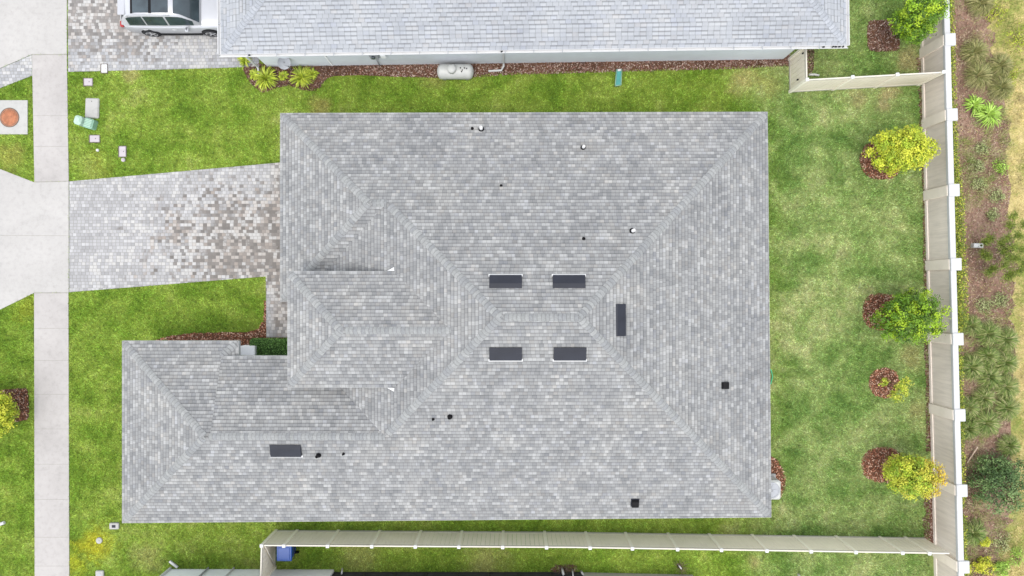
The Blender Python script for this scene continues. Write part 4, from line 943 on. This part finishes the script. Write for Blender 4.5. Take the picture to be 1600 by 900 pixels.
shrub(1567, 748, 1.25, 1.7, DKG, 'big dark green feathery shrub at the lower right edge', ncl=330, nl=22, size=.045, clump_r=.17, lobes=12)
WEED = [(0.26, 0.30, 0.11), (0.33, 0.35, 0.16), (0.20, 0.24, 0.09)]
for px, py, r, cols, lab in ((1528, 258, .42, WEED, 'pale green weed in the mulch level with the yellow green tree'), (1563, 262, .40, LIL, 'bright green weed beside the dry grass level with the yellow green tree'), (1531, 288, .40, WEED, 'pale green weed just below the white wall cap third from top'), (1558, 305, .38, WEED, 'pale weed at the dry grass edge above the loose pine'),
        (1538, 478, .42, WEED, 'pale green weed beside the hedge level with the middle tree'), (1566, 470, .42, WEED, 'pale green weed below the loose pine at the dry grass edge'), (1533, 232, .35, WEED, 'small grey green weed just below the lime green strappy plants'), (1556, 20, .6, LIME, 'yellowish bush at the top right of the mulch strip'), (1590, 60, .7, LIME, 'yellowish bush in the dry grass at the top right edge'), (1578, 120, .45, LIME, 'small yellowish bush in the dry grass right of the straw grass'), (1566, 850, .5, WEED, 'pale green weed below the big dark shrub'), (1590, 870, .5, LIL, 'fresh green weed in the bottom right corner'), (1552, 335, .3, WEED, 'small olive weed in the mulch above the white valve box')):
    shrub(px, py, r, .3, cols, lab, 'weed', 'weed', 46, 12, .032, 'weeds in the mulch strip', .12, .05)
YB = [(0.44, 0.46, 0.03), (0.34, 0.40, 0.03), (0.52, 0.50, 0.05)]
for px, py, r, lab in ((1537, 884, .40, 'bright yellow shrub near the bottom right corner, largest of three'), (1505, 889, .30, 'bright yellow shrub touching the bottom white wall cap'), (1565, 886, .36, 'dull yellow green shrub right of the bright yellow ones'), (1539, 847, .17, 'tiny yellow plant above the bright yellow shrubs')):
    shrub(px, py, r, .5, YB if 'dull' not in lab else LIL, lab, 'yellow_shrub', 'shrub', 70, 16, .035, 'yellow shrubs at the bottom right', .1)
# loose pine: bare limbs with separate needle tufts
pb = P(1562, 392); t = thing('pine_tree', 'loose young pine with separate green needle tufts over the mulch strip', 'pine tree', (pb.x, pb.y, 0)); tr = MB(); qs, ts = [], []
top = P(1581, 386, 2.2); tr.tube([pb, pb.lerp(top, .5), top], [.05, .035, .012], 7)
for px, py, z in ((1583, 338, 1.9), (1578, 352, 1.8), (1540, 378, .9), (1547, 372, 1.2), (1537, 396, .8), (1543, 402, .9), (1573, 372, 2.0), (1590, 368, 2.1), (1584, 386, 2.4), (1598, 390, 2.1), (1545, 426, .8), (1552, 420, .9), (1574, 434, 1.3), (1580, 428, 1.4), (1594, 423, 1.6), (1576, 402, 2.0), (1568, 392, 1.8), (1570, 414, 1.6), (1588, 404, 2.0), (1600, 350, 1.8), (1602, 412, 1.6), (1565, 380, 1.7)):
    e_ = P(px, py, z); st = pb.lerp(top, min(.9, max(.2, z/2.6))); tr.tube([st, st.lerp(e_, .5)+Vector((0, 0, -.05)), e_], [.018, .012, .005], 5)
    n = 300; d = unit(rng.normal(size=(n, 3))+np.array([0, 0, .5])); c0_ = np.array(e_)+rng.normal(size=(n, 3))*.09; L = rng.uniform(.08, .18, n)[:, None]; s_ = unit(np.cross(d, rng.normal(size=(n, 3))))*.008
    qs.append(np.stack([c0_-s_, c0_+s_, c0_+d*L+s_*.4, c0_+d*L-s_*.4], 1).reshape(-1, 3)); cc_ = np.array([(0.16, 0.22, 0.03), (0.24, 0.30, 0.045), (0.10, 0.15, 0.025)]); ts.append(cc_[rng.integers(0, 3, n)]*rng.uniform(.7, 1.2, (n, 1)))
tr.build('trunk', M['bark'], t); poly_np('crown', np.concatenate(qs), 4, np.concatenate(ts), M['leaf'], t)
# leafy hedge right behind the wall
hd = thing('hedge', 'narrow bright green hedge growing along the outer foot of the boundary wall', 'hedge', (19.3, 0, 0))
n = 60000; py = rng.uniform(-40, 940, n); keep = noise2(py/20, py*0, 1.2, 3)*.6+noise2(py/20, py*0, 3, 4)*.4 > .16; py = py[keep]; n = len(py)
wdt = np.interp(py, [-40, 60, 200, 330, 500, 520, 700, 940], [.6, .58, .58, .75, .8, .62, .58, .58])
hz = np.interp(py, [-40, 250, 300, 500, 520, 940], [.85, .85, .95, 1.0, .8, .8])
X = (wx(py)*kt)+.24+rng.random(n)*wdt+.10; Y = (450-py)*(H-.7)/F; Z = hz*rng.uniform(.25, 1.05, n)
cols = np.array([(0.20, 0.26, 0.025), (0.34, 0.38, 0.04), (0.12, 0.18, 0.02), (0.44, 0.44, 0.06), (0.09, 0.14, 0.02)]); tt = cols[rng.integers(0, 5, n)]*rng.uniform(.7, 1.25, (n, 1))
poly_np('foliage', leaf_quads(np.stack([X, Y, Z], 1), unit(rng.normal(size=(n, 3))*.6+np.array([.2, 0, .8])), .04), 4, tt, M['leaf'], hd)
# dead plants and stakes
def dead(px, py, r, label, n=26):
    b = P(px, py); m = MB()
    for i in range(n):
        a_ = random.uniform(0, 6.28); L = r*random.uniform(.4, 1); m.tube([b, b+Vector((math.cos(a_)*L*.5, math.sin(a_)*L*.5, .22)), b+Vector((math.cos(a_)*L, math.sin(a_)*L, random.uniform(.1, .4)))], [.012, .008, .003], 4)
    tag(m.build('dead_shrub', M['bark']), label, 'dead shrub')
dead(880, 888, .55, 'withered brown shrub by the white stakes at the bottom edge'); dead(1060, 884, .5, 'withered brown shrub beside one leaning white stake')
def stake(px, py, lean, h, label, r=.03):
    b = P(px, py); m = MB().tube([b, b+Vector((lean[0], lean[1], h))], r, 8); tag(m.build('stake', M['white']), label, 'stake', 'white stakes at the bottom edge')
stake(878, 887, (.03, -.1, 0), .5, 'grey white stake in the withered shrub, left of the pair', .05); stake(894, 889, (.0, -.12, 0), .55, 'white stake right of the withered shrub, by the screen enclosure'); stake(908, 892, (.05, -.05, 0), .3, 'short white stake nearest the knee wall', .05); stake(1059, 881, (.12, -.15, 0), .2, 'short leaning white stake in the grass below the long fence'); stake(1247, 897, (.0, -.1, 0), .3, 'white stub post at the bottom edge, farthest right', .06); stake(535, 888, (.05, -.1, 0), .35, 'small dark tipped post by the corner of the screen enclosure', .04)
chips('mulch_bed', blob(882, 890, 22, 9, 20, .15), 300, .05, DARK, .012, 'ragged dark mulch patch under the withered shrub at the bottom edge', .04)
m = MB(); a_, b_ = P(1509, 722), P(1522, 696); m.tube([a_+Vector((0, 0, .1)), b_+Vector((0, 0, .25))], .03, 6)
tag(m.build('stick', M['stick']), 'pale dead branch lying in the mulch left of the big dark shrub', 'branch')
m = MB(); a_, b_ = P(1521, 720), P(1537, 730); m.tube([a_+Vector((0, 0, .08)), b_+Vector((0, 0, .2))], .028, 6)
tag(m.build('stick', M['stick']), 'short pale stick pointing into the big dark shrub', 'branch')

# ------------------------------------------------------------------ utilities in the front lawn
def mbox(px, py, w_, d_, label, rz=0, lid='lid', name='meter_box'):
    c = P(px, py); t = thing(name, label, 'utility box', c)
    MB().box((c.x-.02, c.y+.0, .02), (w_/34.84+.07, d_/34.84+.06, .05), rz, .01).build('rim', M['lidrim'], t)
    l = MB().box((c.x, c.y, .05), (w_/34.84, d_/34.84, .05), rz, .03).build('lid', M[lid], t)
    MB().lathe((c.x+.05, c.y, .075), [(.02, 0), (.02, .004)], 8).build('lifting_hole', M['black'], l); return t
mbox(139, 128.5, 13, 11, 'lavender grey utility lid nearest the neighbour driveway')
mbox(149, 217, 15, 10.5, 'wide lavender grey utility lid below the mint green pedestal')
mbox(192.5, 237, 10.5, 16, 'tall lavender grey utility lid nearest the paver driveway')
mbox(164, 107.5, 9, 13, 'white upright utility lid on the edge of the neighbour pavers', 0, 'white')
c = P(145, 169.5); t = thing('utility_pad', 'pale concrete pad with rounded corners above the mint green pedestal', 'utility pad', c)
MB().box((c.x, c.y, .04), (.62, .90, .1), -.03, .08).build('slab', M['pad'], t); MB().lathe((c.x, c.y+.3, .09), [(.02, 0), (.02, .004)], 8).build('lifting_hole', M['black'], t)
c = P(139, 193); t = thing('utility_pedestal', 'mint green utility pedestal with a slatted side leaning over', 'utility pedestal', c); ang = -.28
MB().box((c.x-.17, c.y+.03, .30), (.34, .40, .6), ang, .08).build('cap', M['mint'], t); sl_ = MB().box((c.x+.17, c.y-.06, .19), (.44, .44, .38), ang, .06).build('body', M['mint_dark'], t)
lv = MB()
for i in range(5): o_ = -.14+i*.07; lv.box((c.x+.17-math.sin(ang)*o_, c.y-.06+math.cos(ang)*o_, .385), (.34, .03, .014), ang)
lv.build('louvre', M['mint'], sl_)
def cap(px, py, r, label, mat='white'):
    c = P(px, py); m = MB().lathe((c.x, c.y, 0), [(r, -.02), (r, .06), (r*.85, .085), (.3*r, .09)], 18); m.lathe((c.x, c.y, .08), [(r*.28, 0), (r*.28, .03)], 4); tag(m.build('cleanout_cap', M[mat]), label, 'pipe cap', 'pipe caps in the front lawn')
cap(153.5, 235, .065, 'small white pipe cap in the grass below the wide utility lid'); cap(193.5, 250, .09, 'pinkish white pipe cap touching the tall utility lid', 'lid'); cap(156, 844, .14, 'round grey pipe cap in the yellowed grass', 'pad')
c = P(180, 821); t = thing('valve_box', 'grey box with a dark square window at the lower left corner of the roof', 'utility box', c)
vb_ = MB().box((c.x, c.y, .06), (.42, .28, .12), 0, .03).build('box', M['pad'], t); MB().box((c.x, c.y, .123), (.16, .12, .012)).build('window', M['charcoal'], vb_)
c = P(157, 897); t = thing('valve_box', 'square grey concrete box cut by the bottom edge in the yellowed grass', 'utility box', c); MB().box((c.x, c.y, .05), (.36, .36, .1), 0, .03).build('box', M['pad'], t); MB().lathe((c.x, c.y, .1), [(.09, 0), (.09, .006)], 14).build('lid', M['lead'], t)
c = P(16, 184); t = thing('manhole', 'rusty orange manhole cover set in a square concrete pad at the left edge', 'manhole', c)
MB().prism(MAN, -.1, .045).build('pad', M['pad'], t)
cv = MB().lathe((c.x, c.y, .04), [(.40, 0), (.40, .016), (.37, .02), (.365, .008), (.35, .008), (.345, .018), (.05, .02)], 36).build('cover', M['terracotta'], t)
MB().lathe((c.x, c.y, .04), [(.44, 0), (.44, .012), (.405, .012)], 36).build('ring', M['lidrim'], t)
cr_ = MB()
for i in range(-4, 5):
    if i: cr_.box((c.x, c.y+i*.07, .062), (2*math.sqrt(max(.02, .32**2-(i*.07)**2)), .018, .008))
cr_.build('rib', M['terracotta'], cv)
m = MB(); a_, b_ = P(-14, 824), P(9, 815.5); m.tube([a_+Vector((0, 0, .06)), b_+Vector((0, 0, .08))], .075, 8); tag(m.build('marker_post', M['white']), 'white marker post lying in the grass at the left edge', 'marker post')
c = P(1524, 384); t = thing('valve_box', 'small white box with a dark hole in the mulch beside the loose pine', 'utility box', c)
b_ = MB().box((c.x, c.y, .12), (.44, .19, .24), -.02, .02).build('box', M['white'], t); MB().lathe((c.x+.10, c.y, .24), [(.05, 0), (.05, .006)], 14).build('port', M['black'], b_)
# blue wheelie bin
c = P(444, 864, 1.0); t = thing('wheelie_bin', 'blue wheelie bin in the corner behind the long tan fence', 'bin', (c.x, c.y, 0))
m = MB(); rings = [(.22, .26, .05), (.29, .33, .95)]
vs = [(c.x+sx*a_, c.y+sy*b_, z) for a_, b_, z in rings for sx, sy in ((-1, -1), (1, -1), (1, 1), (-1, 1))]; m.add(vs, [(3, 2, 1, 0), (4, 5, 6, 7)]+[(i, (i+1) % 4, 4+(i+1) % 4, 4+i) for i in range(4)]); m.build('body', M['blue'], t)
ld = MB().box((c.x, c.y, .985), (.66, .72, .07), 0, .06).box((c.x, c.y-.02, 1.03), (.50, .52, .03), 0, .05).build('lid', M['blue'], t)
MB().tube([(c.x+.36, c.y-.26, .95), (c.x+.42, c.y-.26, .95), (c.x+.42, c.y+.26, .95), (c.x+.36, c.y+.26, .95)], .02, 6).build('handle', M['black'], ld)
for sy in (-.3, .3): MB().tube([(c.x+.26, c.y+sy-.03, .12), (c.x+.26, c.y+sy+.03, .12)], .12, 16).build('wheel', M['black'], t)

# ------------------------------------------------------------------ parked car
CX, CY = -14.72, 12.21
car = thing('parked_car', 'silver estate car with glass roof parked on the neighbour pavers at the top', 'car', (CX, CY, 0))
def loft(sections):
    m = MB(); k = len(sections[0]); vs = [(CX+p[0], CY+p[1], p[2]) for s in sections for p in s]
    fs = [(i*k+j_, (i+1)*k+j_, (i+1)*k+j_+1, i*k+j_+1) for i in range(len(sections)-1) for j_ in range(k-1)]
    fs += [tuple(range(k)), tuple(range(len(sections)*k-1, (len(sections)-1)*k-1, -1))]
    return m.add(vs, fs, True)
body_st = [(-2.36, .70, .42, .86), (-2.30, .80, .32, .98), (-2.1, .88, .25, 1.03), (-1.7, .915, .22, 1.03), (-1.0, .925, .2, 1.0), (0, .93, .2, .98), (.8, .925, .2, .98), (1.3, .915, .22, .97), (1.8, .89, .24, .90), (2.1, .83, .28, .84), (2.27, .74, .34, .76), (2.34, .60, .42, .66)]
secs = []
for x, w_, zb, zt in body_st:
    half = [(0, zt+.015), (w_*.6, zt), (w_*.86, zt-.035), (w_*.95, zt-.09), (w_*.985, zt-.2), (w_, zt-.34), (w_*.985, zb+.14), (w_*.95, zb+.03), (w_*.88, zb)]
    secs.append([(x, -y, z) for y, z in half[::-1]]+[(x, y, z) for y, z in half[1:]])
body = loft(secs).build('body', M['carpaint'], car)
gh = [(-2.22, .78, .66, 1.06), (-2.05, .82, .63, 1.30), (-1.78, .83, .60, 1.57), (-1.2, .84, .60, 1.655), (-.4, .845, .61, 1.67), (.2, .84, .60, 1.63), (.52, .83, .58, 1.55), (1.22, .80, .70, 1.0)]
secs = []
for x, wb_, wt_, zt in gh:
    zs = max(.97, min(zt-.05, 1.0)); half = [(0, zt+.012), (wt_*.8, zt), (wt_*.97, zt-.025), (wt_+.02, zt-.06 if zt > 1.1 else zt-.02), (wb_, zs-.01 if zt > 1.1 else zt-.04)]
    secs.append([(x, -y, z) for y, z in half[::-1]]+[(x, y, z) for y, z in half[1:]])
cabin = loft(secs).build('cabin', M['carpaint'], car)
def gi(x): 
    for i in range(len(gh)-1):
        if gh[i][0] <= x <= gh[i+1][0]:
            t_ = (x-gh[i][0])/(gh[i+1][0]-gh[i][0]); return [gh[i][k]+(gh[i+1][k]-gh[i][k])*t_ for k in range(1, 4)]
    return gh[-1][1:]
def roofpanel(name, x0, x1, fw0, fw1, mat, up=.012, n=6):
    m = MB(); vs, fs = [], []
    for i in range(n+1):
        x = x0+(x1-x0)*i/n; wb_, wt_, zt = gi(x); f_ = fw0+(fw1-fw0)*i/n
        for s_ in (-1, -.5, 0, .5, 1): vs.append((CX+x, CY+s_*f_*wt_, zt+up+.012*(1-abs(s_))))
    for i in range(n):
        for j_ in range(4): fs.append((i*5+j_, i*5+5+j_, i*5+6+j_, i*5+1+j_))
    return m.add(vs, fs, True).build(name, mat, car)
roofpanel('rear_window', -2.16, -1.80, .95, .86, M['glass'], .014)
roofpanel('roof_glass', -1.42, -.72, .86, .86, M['glass'])
roofpanel('roof_glass', -.60, .10, .86, .86, M['glass'])
roofpanel('roof_strip', -.72, -.60, .9, .9, M['black'], .010)
roofpanel('roof_strip', -1.52, -1.42, .9, .9, M['black'], .010)
roofpanel('windscreen', .30, 1.17, .90, 1.02, M['glass'], .014, 8)
for s_ in (-1, 1):
    def sidewin(x0, x1, name):
        m = MB(); vs, fs = [], []; n = 6
        for i in range(n+1):
            x = x0+(x1-x0)*i/n; wb_, wt_, zt = gi(x)
            for f_ in (.10, .5, .90):
                yy = wb_+(wt_+.02-wb_)*f_; zz = .99+(zt-.06-.99)*f_; vs.append((CX+x, CY+s_*(yy+.012), zz+.006))
        for i in range(n):
            for j_ in range(2): q_ = (i*3+j_, i*3+3+j_, i*3+4+j_, i*3+1+j_); fs.append(q_ if s_ < 0 else q_[::-1])
        m.add(vs, fs, True).build(name, M['glass'], car)
    sidewin(-1.85, -1.12, 'side_window'); sidewin(-1.06, -.18, 'side_window'); sidewin(-.10, .92, 'side_window')
    rl = MB().tube([(CX-1.7, CY+s_*.64, 1.60), (CX-1.5, CY+s_*.64, 1.68), (CX-.2, CY+s_*.645, 1.71), (CX+.15, CY+s_*.63, 1.66)], .022, 6).build('roof_rail', M['carpaint'], car)
    mi = MB().box((CX+.62, CY+s_*1.0, 1.02), (.16, .22, .14), 0, .05).build('mirror', M['carpaint'], car)
    for x in (-1.25, .0): MB().tube([(CX+x-.1, CY+s_*.945, .86), (CX+x, CY+s_*.96, .865), (CX+x+.1, CY+s_*.945, .86)], .016, 6).build('door_handle', M['white'], car)
    MB().box((CX-2.24, CY+s_*.72, .93), (.16, .26, .12), 0, .03).build('tail_light', M['redlens'], car)
    MB().box((CX+2.12, CY+s_*.68, .74), (.24, .22, .1), -s_*.4, .03).build('headlight', M['pane'], car)
    MB().box((CX-.05, CY+s_*.90, .23), (2.0, .06, .12), 0, .02).build('sill', M['black'], car)
    for x in (-1.25, 1.40):
        yo = CY+s_*.90
        ac_ = MB().tube([(CX+x, yo-s_*.24, .37), (CX+x, yo+s_*.022, .37)], .40, 28).build('wheel_arch', M['black'], car)
        wh = MB(); pr = [(-.20, .30), (-.20, .335), (-.15, .35), (.03, .35), (.06, .33), (.065, .24), (.03, .23)]
        vs = [(CX+x+r_*math.cos(2*math.pi*k/28), yo+s_*y_, .35+r_*math.sin(2*math.pi*k/28)) for y_, r_ in pr for k in range(28)]
        wh.add(vs, [(i*28+k, i*28+(k+1) % 28, (i+1)*28+(k+1) % 28, (i+1)*28+k) for i in range(len(pr)-1) for k in range(28)], True)
        wo = wh.build('wheel', M['tyre'], car)
        rim = MB().tube([(CX+x, yo+s_*.03, .35), (CX+x, yo+s_*.055, .35)], .06, 12)
        for k in range(5):
            a_ = 2*math.pi*k/5+.3; dx_, dz_ = math.cos(a_), math.sin(a_); px_, pz_ = -dz_*.035, dx_*.035
            v8 = [(CX+x+dx_*r_+e_*px_, yo+s_*yy_, .35+dz_*r_+e_*pz_) for r_, e_, yy_ in ((.04, 1, .055), (.24, 1.2, .058), (.24, -1.2, .058), (.04, -1, .055))]
            rim.add(v8, [(0, 1, 2, 3)])
        for k in range(24):
            a0_, a1_ = 2*math.pi*k/24, 2*math.pi*(k+1)/24; rim.add([(CX+x+math.cos(a_)*r_, yo+s_*.067, .35+math.sin(a_)*r_) for a_, r_ in ((a0_, .222), (a1_, .222), (a1_, .25), (a0_, .25))], [(0, 1, 2, 3)])
        rim.build('rim', M['alloy'], wo)
MB().box((CX-1.93, CY, 1.575), (.30, 1.14, .03), 0, .012).build('spoiler', M['carpaint'], car)
MB().box((CX-2.37, CY, .45), (.05, 1.3, .22), 0, .02).build('rear_bumper', M['black'], car); MB().box((CX+2.33, CY, .42), (.06, 1.0, .2), 0, .02).build('grille', M['black'], car)
